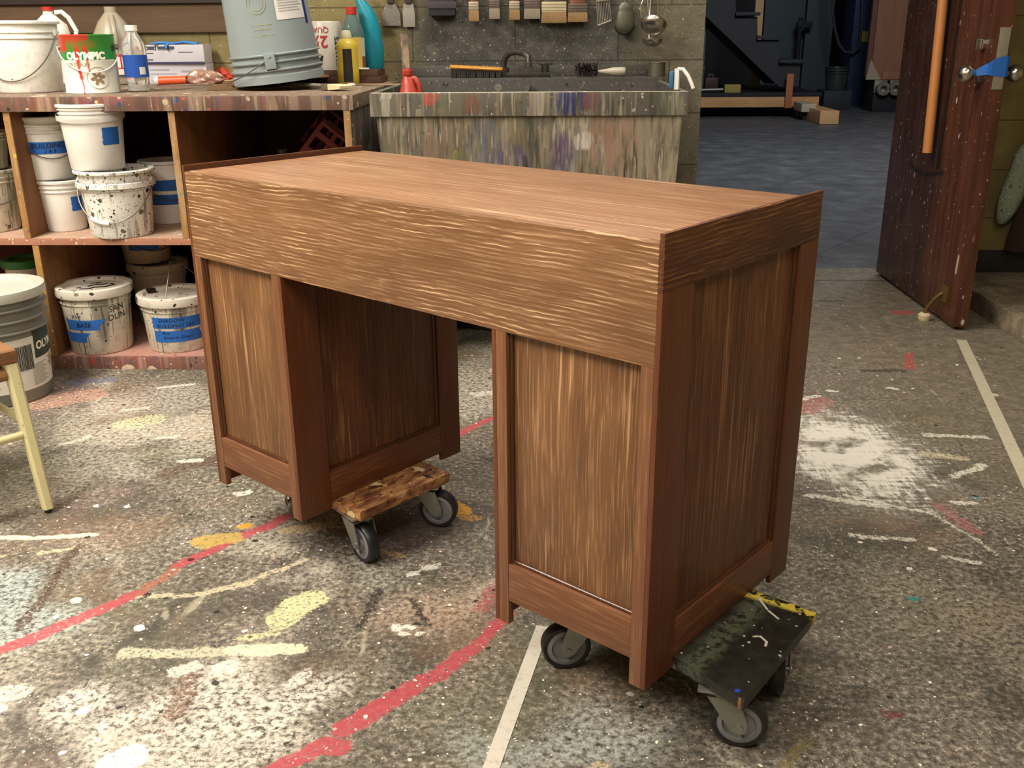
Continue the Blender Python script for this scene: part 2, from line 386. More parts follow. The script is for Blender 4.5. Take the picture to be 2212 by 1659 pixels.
# colour, from, to, half-width, wear 0..1
MARKS = [(RED, (-0.32, -0.578), (-0.09, -0.325), 0.018, 0.35), (RED, (-0.045, -0.20), (0.145, 0.045), 0.018, 0.30), (RED, (0.50, 0.56), (0.68, 0.80), 0.017, 0.5),
    ('a5624c', (-0.09, -0.325), (-0.045, -0.21), 0.014, 0.7), (RED, (0.33, -0.875), (0.425, -0.790), 0.018, 0.4), (RED, (0.43, -0.80), (0.46, -0.795), 0.018, 0.4),
    (RED, (0.455, -0.750), (0.56, -0.63), 0.023, 0.35), (RED, (0.56, -0.63), (0.645, -0.535), 0.020, 0.45), (RED, (0.645, -0.535), (0.725, -0.38), 0.014, 0.4),
    ('9c484a', (0.67, -0.36), (0.71, -0.25), 0.02, 0.9), ('94484a', (0.72, -0.16), (0.77, -0.02), 0.02, 0.9),
    ('c4c0a6', (-0.03, -0.541), (0.18, -0.527), 0.018, 0.62), ('dfdfba', (0.18, -0.527), (0.318, -0.518), 0.018, 0.35), ('e4e1bb', (-0.58, -0.086), (-0.31, -0.062), 0.010, 0.3),
    ('d2d19e', (0.252, -0.415), (0.275, -0.36), 0.034, 0.7), ('dad9a6', (0.275, -0.36), (0.300, -0.335), 0.036, 0.6), ('d4d29c', (0.19, -0.485), (0.25, -0.462), 0.012, 0.8),
    ('bf9f4c', (-0.02, -0.085), (0.045, -0.07), 0.032, 0.55), ('cf9c34', (0.05, -0.005), (0.06, 0.0), 0.014, 0.3), ('c0907a', (-0.88, 0.84), (-0.77, 0.92), 0.065, 1.0),
    ('cfcda4', (-0.52, 0.66), (-0.46, 0.70), 0.050, 0.95), ('5f648a', (-0.88, 1.05), (-0.76, 1.08), 0.03, 0.9), ('a8544c', (2.34, 2.00), (2.37, 2.01), 0.035, 0.5),
    ('a8544c', (2.12, 1.25), (2.18, 1.42), 0.017, 0.5), ('b5686a', (1.64, 0.83), (1.70, 0.9), 0.05, 1.0), ('d99a2c', (0.545, 0.12), (0.585, 0.09), 0.034, 0.45), ('c48a3a', (0.60, 0.06), (0.62, 0.05), 0.02, 0.8),
    ('eeeae0', (0.085, -0.85), (0.10, -0.83), 0.030, 0.4), ('cbbf9f', (-0.08, -0.34), (0.06, -0.315), 0.009, 0.6), ('cbbf9f', (0.06, -0.315), (0.14, -0.27), 0.010, 0.6), ('cbbf9f', (0.14, -0.27), (0.24, -0.17), 0.007, 0.7),
    ('b9ad8a', (-0.58, -0.21), (-0.45, -0.16), 0.005, 0.8), ('c4b894', (-0.40, -0.155), (-0.33, -0.12), 0.009, 0.6), ('bfa27a', (0.16, -0.03), (0.25, 0.0), 0.020, 0.85), ('b79a6a', (0.40, -0.13), (0.47, -0.14), 0.010, 0.8),
    ('4a3327', (-0.32, -0.12), (-0.28, -0.46), 0.013, 0.7), ('2b2723', (0.42, -0.44), (0.44, -0.30), 0.010, 0.6), ('2b2723', (0.52, -0.33), (0.56, -0.42), 0.008, 0.6),
    ('6d4a36', (0.13, -0.62), (0.14, -0.72), 0.02, 0.9), ('d9d2c2', (0.10, -0.60), (0.12, -0.58), 0.018, 0.6), ('dcd7ca', (0.17, -0.585), (0.20, -0.575), 0.017, 0.6), ('d5cebe', (-0.22, -0.68), (-0.18, -0.66), 0.025, 0.8),
    ('e6e1d4', (-0.19, -0.72), (-0.185, -0.715), 0.012, 0.2), ('ded9cc', (0.33, -0.62), (0.345, -0.60), 0.018, 0.8), ('d9d3c4', (-0.27, -0.85), (-0.255, -0.82), 0.012, 0.6),
    ('e0dccf', (0.500, -0.435), (0.502, -0.434), 0.011, 0.3), ('e0dccf', (0.525, -0.43), (0.527, -0.43), 0.010, 0.3), ('e0dccf', (0.515, -0.455), (0.517, -0.455), 0.010, 0.3), ('e0dccf', (0.545, -0.455), (0.547, -0.455), 0.009, 0.3), ('231f1b', (0.535, -0.42), (0.54, -0.42), 0.008, 0.3),
    ('dcd7ca', (0.53, -0.20), (0.55, -0.19), 0.012, 0.6), ('dcd7ca', (0.50, -0.225), (0.51, -0.22), 0.010, 0.6), ('d8d2c4', (0.20, 0.09), (0.23, 0.11), 0.012, 0.8), ('d8d2c4', (-0.02, 0.17), (0.0, 0.19), 0.014, 0.6), ('d8d2c4', (-0.25, 0.38), (-0.20, 0.39), 0.012, 0.6), ('d8d2c4', (-0.38, 0.55), (-0.33, 0.57), 0.012, 0.7),
    ('d8d2c4', (-0.65, 0.50), (-0.60, 0.56), 0.012, 0.7), ('d8d2c4', (-0.58, 0.78), (-0.52, 0.80), 0.012, 0.7), ('d8d2c4', (-0.1, 0.80), (-0.04, 0.82), 0.012, 0.7), ('d8d2c4', (-0.55, 1.0), (-0.45, 1.03), 0.012, 0.7),
    ('d8d2c4', (0.62, 1.2), (0.72, 1.26), 0.03, 0.9), ('d8d2c4', (0.56, 0.95), (0.66, 0.98), 0.02, 0.9),
    ('dedacb', (1.60, 0.20), (1.78, 0.10), 0.008, 0.6), ('e4e1d5', (1.80, 0.24), (1.75, 0.44), 0.005, 0.5), ('dedacb', (1.5, 0.20), (1.68, 0.13), 0.012, 0.7), ('dedacb', (1.92, 0.32), (2.04, 0.40), 0.012, 0.7), ('dedacb', (1.95, 0.62), (2.13, 0.60), 0.012, 0.8), ('dedacb', (1.55, 0.86), (1.72, 0.95), 0.016, 0.8),
    ('dedacb', (1.55, -0.02), (1.68, -0.04), 0.010, 0.8), ('cbbd9a', (1.90, 0.48), (2.00, 0.44), 0.015, 0.8), ('d6d2c0', (1.78, 0.13), (1.86, -0.10), 0.007, 0.9), ('dedacb', (1.74, -0.12), (1.80, -0.14), 0.008, 0.6), ('dedacb', (1.86, 0.16), (1.92, 0.16), 0.009, 0.6),
    ('a8686a', (1.82, 0.14), (1.86, 0.0), 0.018, 0.9), ('2c8a84', (1.93, 0.19), (1.935, 0.19), 0.009, 0.4), ('2c8a84', (1.60, -0.30), (1.61, -0.30), 0.009, 0.4), ('d9d4c4', (2.28, 0.98), (2.31, 0.97), 0.012, 0.3), ('d9d4c4', (1.98, 1.04), (2.0, 1.03), 0.011, 0.3), ('d9d4c4', (1.77, 1.01), (1.79, 1.0), 0.010, 0.3),
    ('2c2a26', (1.95, 1.22), (2.08, 1.22), 0.016, 0.8), ('3a3833', (2.05, 2.2), (2.15, 2.2), 0.014, 0.7), ('7c7040', (1.18, -0.86), (1.26, -0.76), 0.012, 0.9), ('6f3030', (1.42, -0.68), (1.44, -0.68), 0.012, 0.8),
    ('b8a47e', (0.88, -0.86), (0.90, -0.84), 0.02, 0.8), ('e2ddce', (1.13, -0.86), (1.135, -0.85), 0.006, 0.2), ('e2ddce', (1.135, -0.85), (1.14, -0.82), 0.003, 0.2)]
PATCH = [((-0.80, -0.15), (-0.30, -0.42), 0.10, 'aab6b2', 0.85), ((0.0, -0.72), (0.30, -0.66), 0.09, 'ddd8ca', 0.85), ((0.12, -0.80), (0.28, -0.80), 0.07, 'd5cfc0', 0.8), ((-0.22, -0.75), (-0.06, -0.70), 0.05, 'cdc6b4', 0.75), ((0.45, -0.38), (0.60, -0.30), 0.05, 'bda48c', 0.6),
    ((-0.60, 0.55), (-0.2, 0.65), 0.14, 'c8c1b0', 0.6), ((-0.7, 0.85), (-0.25, 0.95), 0.10, 'c2bbac', 0.55), ((0.5, 0.95), (0.75, 1.35), 0.25, 'c2bbac', 0.6), ((0.25, -0.25), (0.42, -0.2), 0.07, 'b8b4a8', 0.5), ((0.75, -0.80), (0.95, -0.72), 0.06, '9fa8a2', 0.6), ((-0.6, 0.2), (-0.5, 0.35), 0.10, 'c8c4b4', 0.5), ((1.95, 0.25), (2.1, 0.1), 0.12, '8f8878', 0.4), ((1.6, -0.3), (1.9, -0.5), 0.15, 'a39a84', 0.4), ((0.1, -0.05), (0.3, 0.15), 0.08, 'b5ad9e', 0.5)]
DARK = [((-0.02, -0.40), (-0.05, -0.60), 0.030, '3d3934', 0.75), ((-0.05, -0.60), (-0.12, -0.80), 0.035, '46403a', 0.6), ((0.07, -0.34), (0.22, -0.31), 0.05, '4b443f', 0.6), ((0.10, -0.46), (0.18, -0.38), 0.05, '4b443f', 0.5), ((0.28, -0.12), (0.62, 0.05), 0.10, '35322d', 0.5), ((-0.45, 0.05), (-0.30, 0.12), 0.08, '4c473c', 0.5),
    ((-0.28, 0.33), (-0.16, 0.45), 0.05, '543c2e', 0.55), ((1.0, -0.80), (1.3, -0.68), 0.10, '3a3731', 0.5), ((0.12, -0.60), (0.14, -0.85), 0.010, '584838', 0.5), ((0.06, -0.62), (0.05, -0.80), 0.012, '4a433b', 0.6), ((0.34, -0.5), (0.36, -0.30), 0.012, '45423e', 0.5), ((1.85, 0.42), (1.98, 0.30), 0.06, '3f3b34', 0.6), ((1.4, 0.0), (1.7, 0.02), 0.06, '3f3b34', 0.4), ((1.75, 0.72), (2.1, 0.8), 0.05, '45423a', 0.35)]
def floor_mesh():
    gx = np.concatenate([[-3.4, -2.2, -1.4], np.arange(-1.1, 2.66, 0.007), [3.0, 3.6, 4.4]]); gy = np.concatenate([[-4.6, -2.5, -1.3], np.arange(-0.95, 2.3, 0.007), [2.4, 2.6, 2.86]])
    X, Y = np.meshgrid(gx, gy); nx, ny = len(gx), len(gy)
    co_ = np.stack([X, Y, np.zeros_like(X)], -1).reshape(-1, 3)
    i = np.arange((nx - 1) * (ny - 1)); r_, c_ = i // (nx - 1), i % (nx - 1); v0 = r_ * nx + c_
    F = np.stack([v0, v0 + 1, v0 + nx + 1, v0 + nx], -1)
    me = bpy.data.meshes.new('floor'); me.vertices.add(len(co_)); me.vertices.foreach_set('co', co_.ravel().astype(np.float32))
    me.loops.add(F.size); me.loops.foreach_set('vertex_index', F.ravel().astype(np.int32))
    me.polygons.add(len(F)); me.polygons.foreach_set('loop_start', (np.arange(len(F)) * 4).astype(np.int32))
    me.update(calc_edges=True)
    def dist(a_, b_, jit):
        a_ = np.array(a_); b_ = np.array(b_); d_ = b_ - a_; px, py = co_[:, 0] + jit[0], co_[:, 1] + jit[1]
        h_ = np.clip(((px - a_[0]) * d_[0] + (py - a_[1]) * d_[1]) / max(d_ @ d_, 1e-9), 0, 1)
        return np.hypot(px - a_[0] - h_ * d_[0], py - a_[1] - h_ * d_[1])
    x, y = co_[:, 0], co_[:, 1]
    j0 = (0.004 * np.sin(x * 41 + 2 * np.sin(y * 23)), 0.004 * np.sin(y * 37 + 2 * np.sin(x * 19)))
    j1 = (0.05 * np.sin(x * 9 + 2 * np.sin(y * 7)) + 0.02 * np.sin(y * 31 + x * 12), 0.05 * np.sin(y * 8 + 2 * np.sin(x * 9)) + 0.02 * np.sin(x * 27 - y * 9))
    best = np.full(len(co_), -9.0); colr = np.zeros((len(co_), 4), np.float32); wear = np.zeros(len(co_), np.float32)
    for c_, a_, b_, w__, we_ in MARKS:
        v_ = (w__ - dist(a_, b_, j0)) / 0.03
        k_ = v_ > np.minimum(best, 0.25)
        k_ &= v_ > -1.2
        colr[k_, :3] = rgb(c_)[:3]; wear[k_] = we_; best[k_] = v_[k_]
    colr[:, 3] = np.clip(0.5 + best, 0, 1)
    def layer(items, soft):
        cc = np.zeros((len(co_), 4), np.float32)
        for a_, b_, w__, c_, am in items:
            t_ = np.clip((w__ + soft - dist(a_, b_, j1)) / (2 * soft), 0, 1); t_ = t_ * t_ * (3 - 2 * t_) * am
            k_ = t_ > cc[:, 3]; cc[k_, :3] = rgb(c_)[:3]; cc[k_, 3] = t_[k_]
        return cc
    for nm, data in (('mark', colr), ('patch', layer(PATCH, 0.05)), ('darkpatch', layer(DARK, 0.025))):
        at = me.attributes.new(nm, 'FLOAT_COLOR', 'POINT'); at.data.foreach_set('color', data.ravel().astype(np.float32))
    at = me.attributes.new('wear', 'FLOAT', 'POINT'); at.data.foreach_set('value', wear)
    return me
fl_o = link('floor', floor_mesh(), floor_mat()); fl_o['kind'] = 'structure'

def stage_mat():
    n = NT('stage_paint'); v = n.co()
    c = n.ramp(n.noise(v, 4, 5, 0.7), [(0.3, '3a3b3e'), (0.55, '54565a'), (0.75, '707274')])
    c = n.mix(n.math('MULTIPLY', n.step(n.noise(v, 160, 3, 0.7), 0.5, 0.7), 0.35), c, '8a8c90')
    s = n.sep(n.co(rot=(0, 0, 0.62)))
    for period, w_ in ((1.25, 0.006),):
        m = n.math('LESS_THAN', n.math('FRACT', n.math('DIVIDE', s[0], period)), w_ / period)
        c = n.mix(n.math('MULTIPLY', m, 0.85), c, '15161a')
    m = n.math('LESS_THAN', n.math('FRACT', n.math('DIVIDE', s[1], 2.5)), 0.003)
    c = n.mix(n.math('MULTIPLY', m, 0.85), c, '15161a')
    return n.done(c, 0.5)
struct('floor_stage', B().box((-3, 2.862, -0.06), (16, 26, -0.004)), stage_mat())

def block_mat(name, a, b, z0, dark=0.5, x0=0.0, cols=None, speck=0.0):
    n = NT(name); v = n.co(); s = n.sep(v)
    cb = n.node('ShaderNodeCombineXYZ'); n.set(cb.inputs[0], n.math('ADD', s[0], x0)); n.set(cb.inputs[1], n.math('SUBTRACT', s[2], z0))
    br = n.node('ShaderNodeTexBrick'); n.set(br.inputs[0], cb.outputs[0]); br.inputs['Scale'].default_value = 1.0
    br.inputs['Brick Width'].default_value = 0.44; br.inputs['Row Height'].default_value = 0.22
    br.inputs['Mortar Size'].default_value = 0.004; br.inputs['Mortar Smooth'].default_value = 0.4
    br.inputs['Color1'].default_value = (1, 1, 1, 1); br.inputs['Color2'].default_value = (1, 1, 1, 1); br.inputs['Mortar'].default_value = (0, 0, 0, 1)
    g = n.noise(v, 6, 5, 0.65)
    col = n.mix(n.step(g, 0.3, 0.7), a, b)
    if cols:        # the wall behind the sink: nearly black with years of spatter, cleaner beyond its ends
        edge = n.math('MULTIPLY', n.step(n.math('ADD', s[0], n.math('MULTIPLY', g, 0.25)), 0.22, 0.42), n.step(n.math('ADD', s[0], n.math('MULTIPLY', g, 0.25)), 1.42, 1.22))
        edge = n.math('MULTIPLY', edge, n.step(n.noise(v, 3, 3), 0.2, 0.45))
        dk = n.ramp(n.noise(v, 12, 5, 0.7), [(0.3, cols[0]), (0.5, cols[1]), (0.72, cols[2])])
        col = n.mix(edge, col, dk)
    if cols:
        col = n.mix(n.math('MULTIPLY', n.step(s[0], 0.9, 1.3), 0.75), col, n.ramp(n.noise(v, 14, 5, 0.7), [(0.3, '47453b'), (0.6, '68655a')]))
    if speck:
        for sc in (70, 130, 230):
            d, c = n.voro(v, sc, 'both'); cs = n.sep(c)
            m = n.math('MULTIPLY', n.math('LESS_THAN', d, n.math('MULTIPLY', cs[0], 0.3)), n.math('LESS_THAN', cs[1], speck))
            col = n.mix(n.math('MULTIPLY', m, 0.7), col, n.ramp(cs[2], [(0, '8e8b7c'), (0.3, '1d1c1b'), (0.5, '6a5f72'), (0.65, 'b9b4a4'), (0.8, '5d6a4a'), (0.92, '7a3a34')], 'CONSTANT'))
    col = n.mix(n.math('MULTIPLY', n.math('SUBTRACT', 1.0, br.outputs['Color']), dark), col, '1c1a16')
    n.bump(n.math('ADD', n.math('MULTIPLY', br.outputs['Color'], 2.0), n.noise(v, 120, 3)), 0.35, 0.003)
    return n.done(col, 0.75)
WY = 2.25
struct('wall_back', B().box((-3.4, WY, 0), (1.462, WY + 0.34, 3.1)), block_mat('painted_block_sink', '74693f', '867a50', 0.166, 0.55, 0, ['2a2925', '403e38', '5e5b51'], 0.55))
struct('wall_back_right', B().box((2.56, 2.44, 0), (4.4, 2.66, 3.1)).box((1.462, 2.3, 2.45), (2.56, 2.6, 3.1)), block_mat('painted_block_yellow', '6d6136', '857846', 0.115, 0.55, 0.1))
wl_m = plain('block_beige', '9b8f70', 0.8, scale=4)
struct('wall_left', B().box((-3.5, -4.6, 0), (-3.4, 2.6, 3.1)), wl_m)
struct('wall_right', B().box((4.4, -4.6, 0), (4.5, 2.66, 3.1)), wl_m)
struct('wall_front', B().box((-3.5, -4.7, 0), (4.5, -4.6, 3.1)), wl_m)
struct('ceiling', B().box((-3.5, -4.7, 3.1), (4.5, 2.66, 3.2)), plain('ceiling_white', 'b0a894', 0.8))
# raised concrete step in front of the right-hand wall, and the black band above it
def step_mat():
    n = NT('step_concrete'); v = n.co()
    c = n.ramp(n.noise(v, 9, 6, 0.65), [(0.3, '5a5142'), (0.5, '7c715e'), (0.7, 'a0947c')])
    c = n.mix(n.math('MULTIPLY', n.step(n.noise(v, 90, 2), 0.66, 0.7), 0.7), c, 'd0c7b2')
    return n.done(c, 0.7)
struct('trim_1', B().box((2.665, -1.5, 0), (4.4, 2.44, 0.085), 0.006), step_mat(), smooth=40)
zb = oy(2150, 541, 2.43).z
struct('baseboard_back', B().box((2.56, 2.405, 0.085), (4.4, 2.44, zb), 0.003), plain('black_base', '1a1714', 0.6), smooth=40)
zt2 = oy(380, 70, WY - 0.02).z; xt2 = oy(520, 70, WY - 0.02).x
struct('trim_2', B().box((-3.4, WY - 0.02, zt2), (xt2, WY, zt2 + 0.115), 0.002), wood('wall_board', 'x', '5c452e', '3f2e1c', '77593a', 0.2, 0.3, blotch=0.6, seed=3, rough=0.7))
struct('trim_3', B().box((-3.4, WY - 0.035, zt2 + 0.1155), (xt2, WY, zt2 + 0.30), 0.002), plain('dark_beam', '22130d', 0.6))
# far stage wall
struct('wall_stage', B().box((-3, 25, -1), (16, 25.2, 8)), plain('stage_black', '17181c', 0.9))

# ------------------------------------------------------------------ the open door
def door_mat():
    n = NT('door_stain'); v = n.co(); s = n.sep(v)
    g = n.noise(n.co(scale=(30, 30, 2.2)), 1.0, 4, 0.6)
    c = n.ramp(g, [(0.3, '281511'), (0.5, '3a1f18'), (0.7, '4e2b20')])
    c = n.mix(n.math('MULTIPLY', n.step(n.noise(v, 5, 4, 0.7), 0.45, 0.7), 0.4), c, '4a4034')
    rt = n.step(s[1], 0.42, 0.30)
    c = n.mix(n.math('MULTIPLY', rt, 0.55), c, n.ramp(g, [(0.3, '45231a'), (0.6, '683c28')]))
    for sc in (28, 60, 110):
        d, cc = n.voro(n.vm('ADD', n.co(scale=(1, 1, 0.55)), (sc, 0, 0)), sc, 'both'); cs = n.sep(cc)
        m = n.math('MULTIPLY', n.math('LESS_THAN', d, n.math('MULTIPLY', cs[0], 0.22)), n.math('LESS_THAN', cs[1], 0.2))
        c = n.mix(n.math('MULTIPLY', m, 0.75), c, n.ramp(cs[2], [(0, 'a89f93'), (0.5, 'd8d2c8'), (0.7, '8a5a46')], 'CONSTANT'))
    # old scar where the hanging stick has swung
    ss = n.node('ShaderNodeCombineXYZ'); n.set(ss.inputs[0], s[1]); n.set(ss.inputs[1], s[2])
    wv = n.vm('ADD', ss.outputs[0], n.vm('SCALE', n.noise(v, 60, 2, out='Color'), k=0.006))
    pts = [(1965, 352), (1980, 368), (2002, 378), (2036, 374)]
    pp = [ox(x, y, 2.46) for x, y in pts]; pp = [(p.y - 1.73 + 0.003, p.z + 0.003) for p in pp]
    for a, b in zip(pp, pp[1:]): c = n.mix(n.math('MULTIPLY', seg(n, wv, a, b, 0.010, 0.008), 0.85), c, '15110f')
    a = ox(2032, 560, 2.46); b = ox(2028, 592, 2.46)
    c = n.mix(n.math('MULTIPLY', seg(n, wv, (0.055, 0.235), (0.05, 0.30), 0.008, 0.006), 0.9), c, 'c9b49a')
    n.bump(g, 0.15, 0.002)
    return n.done(c, 0.38)
door = thing('door_1', 'dark red-brown wooden door standing open, wooden stick hung on it', 'door', (2.46, 1.73, 0)); door['kind'] = 'structure'
DM = door_mat()
b = B().box((0, 0, 0.015), (0.055, 1.0, 2.3), 0.003); obj('door_leaf', b, DM, door)
g0 = ox(2027, 365, 2.46)
obj('astragal_strip', B().box((-0.006, 0.372, g0.z), (0.0, 0.392, 2.25), 0.002), plain('door_groove', '1d0e0b', 0.5), door)
steel = plain('chrome', 'c9c7c0', 0.22, 1.0, 0.05); dull = plain('dull_steel', '9a968a', 0.45, 0.8, 0.15)
obj('latch_plate', B().box((0.008, -0.003, 0.945), (0.047, 0.002, 1.165), 0.001), plain('latch_plate', '94907f', 0.5, 0.4), door)
def knob(y, z, s):
    k = B(); M = Matrix.Translation((0.0275 + s * 0.028, y, z)) @ Matrix.Rotation(s * PI / 2, 4, 'Y')
    pr = [(0.0, 0.0)] + [(0.034, 0), (0.034, 0.006), (0.014, 0.010), (0.012, 0.028), (0.020, 0.034)] + [(0.034 * math.sin(t), 0.062 - 0.032 * math.cos(t)) for t in [0.75, 1.1, 1.5, 1.9, 2.3, 2.7, 3.0]] + [(0.0, 0.094)]
    return k.lathe(pr, 28, M, cap=False)
obj('door_knob', knob(0.075, 1.0, -1), steel, door); obj('door_knob', knob(0.075, 1.0, 1), steel, door)
# thumb-turn above the knob
obj('thumb_turn', B().cyl((0.001, 0.10, 1.105), (-0.012, 0.10, 1.105), 0.022).box((-0.035, 0.094, 1.085), (-0.012, 0.106, 1.125), 0.004), steel, door)
# painter's tape wrapped over the latch, from one knob to the other
tapeblue = plain('painters_tape', '1f62b4', 0.6, 0, 0.15, 30)
def tp(u, v_):
    pts = [(-0.035, 0.055), (-0.004, 0.03), (-0.004, -0.005), (0.056, -0.006), (0.064, 0.03)]
    t = u * 4; i = min(3, int(t)); f = t - i
    x = pts[i][0] * (1 - f) + pts[i + 1][0] * f; y = pts[i][1] * (1 - f) + pts[i + 1][1] * f
    top = 1.015 + 0.050 * min(1, u * 1.6) + 0.004 * math.sin(u * 9); bot = 0.992 + 0.005 * math.sin(u * 5)
    return (x, y, bot + (top - bot) * v_)
obj('tape', B().patch(tp, 24, 3), tapeblue, door, 80)
# door holder near the floor
h = B(); h.tube([(-0.01, 0.12, 0.13), (-0.03, 0.13, 0.11), (-0.055, 0.15, 0.06), (-0.06, 0.155, 0.03)], 0.008).box((-0.012, 0.09, 0.09), (0.0, 0.15, 0.16), 0.004)
obj('door_holder', h, plain('old_brass', '7a6136', 0.45, 0.6), door)
obj('rubber_foot', B().lathe([(0.0, 0), (0.022, 0.0), (0.026, 0.008), (0.026, 0.024), (0.018, 0.032), (0, 0.034)], 20, Matrix.Translation((-0.06, 0.157, 0.0)), False), plain('cream_rubber', 'cdbf9c', 0.6), bpy.data.objects['door_holder'])
# the stick hanging on it
sb, st = ox(2003, 330, 2.425), ox(2037, 0, 2.425); d = (st - sb)
s_ = thing('wooden_stick', 'long plain wooden dowel hanging against the open brown door', 'stick', tuple(sb))
obj('pole', B().cyl((0, 0, 0), tuple(d * 1.75), 0.0205, 24), wood('dowel', 'z', 'c07f45', 'a56834', 'd79a5c', 0.3, 0.2, blotch=0.3), s_)
obj('hook', B().tube([tuple(d * 1.75 + V((0, 0, -0.01))), tuple(d * 1.75 + V((0.01, 0, 0.02))), tuple(d * 1.75 + V((0.035, 0, 0.02)))], 0.003), dull, s_)
# glove hanging from the right-hand wall
gp = oy(2192, 405, 2.40)
def glove():
    pr = []
    for k, (w_, t_, z_) in enumerate([(0.012, 0.01, -0.165), (0.032, 0.022, -0.15), (0.045, 0.03, -0.11), (0.055, 0.032, -0.05), (0.052, 0.03, 0.02), (0.046, 0.026, 0.08), (0.05, 0.024, 0.15), (0.04, 0.02, 0.19)]):
        c0 = 0.035 * (z_ / 0.16)
        pr.append([(c0 + w_ * math.cos(t) * (1 + 0.12 * math.sin(3 * t + k)), t_ * math.sin(t) * (1 + 0.15 * math.cos(2 * t + k)), z_) for t in [2 * PI * q / 20 for q in range(20)]])
    return B().loft(pr)
gl = thing('hanging_rag', 'pale green mottled rag bunched up, hanging by the yellow block wall', 'rag', tuple(gp), group=None)
obj('cloth', glove(), splat('rag_cloth', '7f8f78', '9fa995', ['c9cdbd', '5d6d58', 'd8d9cc'], 0.8, 0, 0.6, 0.85), gl)
obj('cord', B().tube([(0.04, 0.0, 0.185), (0.05, 0.02, 0.5), (0.05, 0.035, 0.9)], 0.004), plain('dark_cord', '2a211a', 0.8), gl)
cl = thing('hanging_cloth', 'dark brown cloth hanging at the right edge beside the mottled rag', 'cloth', tuple(oy(2225, 480, 2.36)))
obj('cloth', B().loft([[(0.11 * math.cos(t) * s1 + x1, 0.04 * math.sin(t) * (1 + 0.2 * math.sin(5 * t)), z1) for t in [2 * PI * q / 24 for q in range(24)]] for s1, x1, z1 in ((0.85, 0.0, -0.13), (0.9, 0.02, 0.0), (0.7, 0.06, 0.2), (0.5, 0.1, 0.45), (0.4, 0.12, 0.7))]), plain('brown_cloth', '35231b', 0.9), cl)

# white adhesive strips on the floor
def strip(a, b, w_, label, col):
    a, b = V(a), V(b); t = (b - a).normalized(); s = V((-t.y, t.x, 0)) * w_ / 2
    bb = B().quad([a - s, b - s, b + s, a + s], 0.0008)
    for v in bb.bm.verts: v.co.z += 0.0012
    n = NT('strip_' + label[:12].replace(' ', '_')); g = n.noise(n.co(), 60, 4, 0.7)
    c = n.mix(n.math('MULTIPLY', n.step(g, 0.52, 0.66), 0.5), col, '9a9484')
    tag(obj('floor_tape', bb, n.done(c, 0.6), smooth=0), label, 'tape')
strip((0.705, -0.905, 0), (0.802, -0.425, 0), 0.028, 'pale grey-white tape strip on the floor in front of the right pedestal', 'c3bdb0')
strip((2.445, 1.60, 0), (2.10, 0.25, 0), 0.038, 'pale tape strip on the concrete floor at the right, leading to the open door', 'bdb69e')

# ================================================================== the desk
YAW = -math.radians(38.98)
W_, D_, H_, L_ = 1.252, 0.514, 0.755, 0.7674
A_, B_ = 0.566, 0.6815
wl, wr, rz0, rz1, sz0, sz1, pw, sw, bw, T = 0.330, 0.3335, 0.0501, 0.1263, 0.0205, 0.0942, 0.0323, 0.0874, 0.070, 0.009
desk = thing('desk', 'large brown wood-grained pedestal desk propped on two wheeled dollies', 'desk', (0, 0, 0.12), YAW)
m_ap = wood('grain_apron', 'x', '8c6443', '624027', 'e6c096', 0.2, 0.3, comb=0.95, blotch=0.8, seed=1.3, length=3.0, width=120)
m_top = wood('grain_top', 'x', '9a7052', '7a523a', 'eac8a0', 1.0, 0.5, blotch=0.5, seed=3.1, length=1.2, width=150, rough=0.33)
m_end = wood('grain_end_shaded', 'y', '5f3520', '32190f', 'a8723f', 0.1, 0.3, comb=0.7, blotch=0.75, seed=5.2, length=6, width=110)  # shade of the right end put into a darker brown
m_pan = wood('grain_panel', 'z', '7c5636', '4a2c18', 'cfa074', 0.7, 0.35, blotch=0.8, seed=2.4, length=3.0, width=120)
m_pan2 = wood('grain_panel_shaded', 'z', '683b22', '3a1d10', 'b98350', 0.65, 0.3, blotch=0.8, seed=7.7, length=2.6, width=110)  # side grains repeat the front ones, darkened to carry the shade
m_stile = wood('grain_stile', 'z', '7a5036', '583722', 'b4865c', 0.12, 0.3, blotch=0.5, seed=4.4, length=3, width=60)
m_stile2 = wood('grain_stile_shaded', 'z', '66371f', '4a2614', '8f5b35', 0.1, 0.2, blotch=0.5, seed=9.4, length=3, width=60)
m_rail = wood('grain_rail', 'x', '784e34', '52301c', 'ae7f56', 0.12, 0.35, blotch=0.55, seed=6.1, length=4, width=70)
m_railY = wood('grain_rail_shaded', 'y', '6b3d24', '452413', '9f6b40', 0.12, 0.35, blotch=0.55, seed=8.1, length=4, width=70)
m_bead = wood('bead_glaze_shade', 'z', '4a2815', '2c150b', '9a6a40', 0.2, 0.2, blotch=0.6, seed=6.6, rough=0.25)  # added beads, stained dark for the glaze and shade line at panel edges
m_lip = wood('grain_lip', 'y', '57301d', '3a1e10', '8b5c3a', 0.1, 0.3, blotch=0.5, seed=1.1)
def part(name, a, b, m, bev=0.0012): return obj(name, B().box(a, b, bev), m, desk)
part('desktop', (T, 0.0125, H_ - 0.018), (W_ - T, D_ - 0.001, H_), m_top)
part('front_apron', (T, 0.0, A_), (W_ - T, 0.012, H_ - 0.0008), m_ap)
part('back_apron', (T, D_ - 0.012, A_), (W_ - T, D_ - 0.0005, H_ - 0.0185), m_ap)
part('kneehole_shade_board', (T + 0.0125, 0.0165, A_ + 0.004), (W_ - T - 0.0125, D_ - 0.0125, A_ + 0.014), m_rail)  # unseen board added above the kneehole to keep it dark
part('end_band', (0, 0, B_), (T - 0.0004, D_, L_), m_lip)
part('end_band', (W_ - T + 0.0004, 0, B_), (W_, D_, L_), m_end)
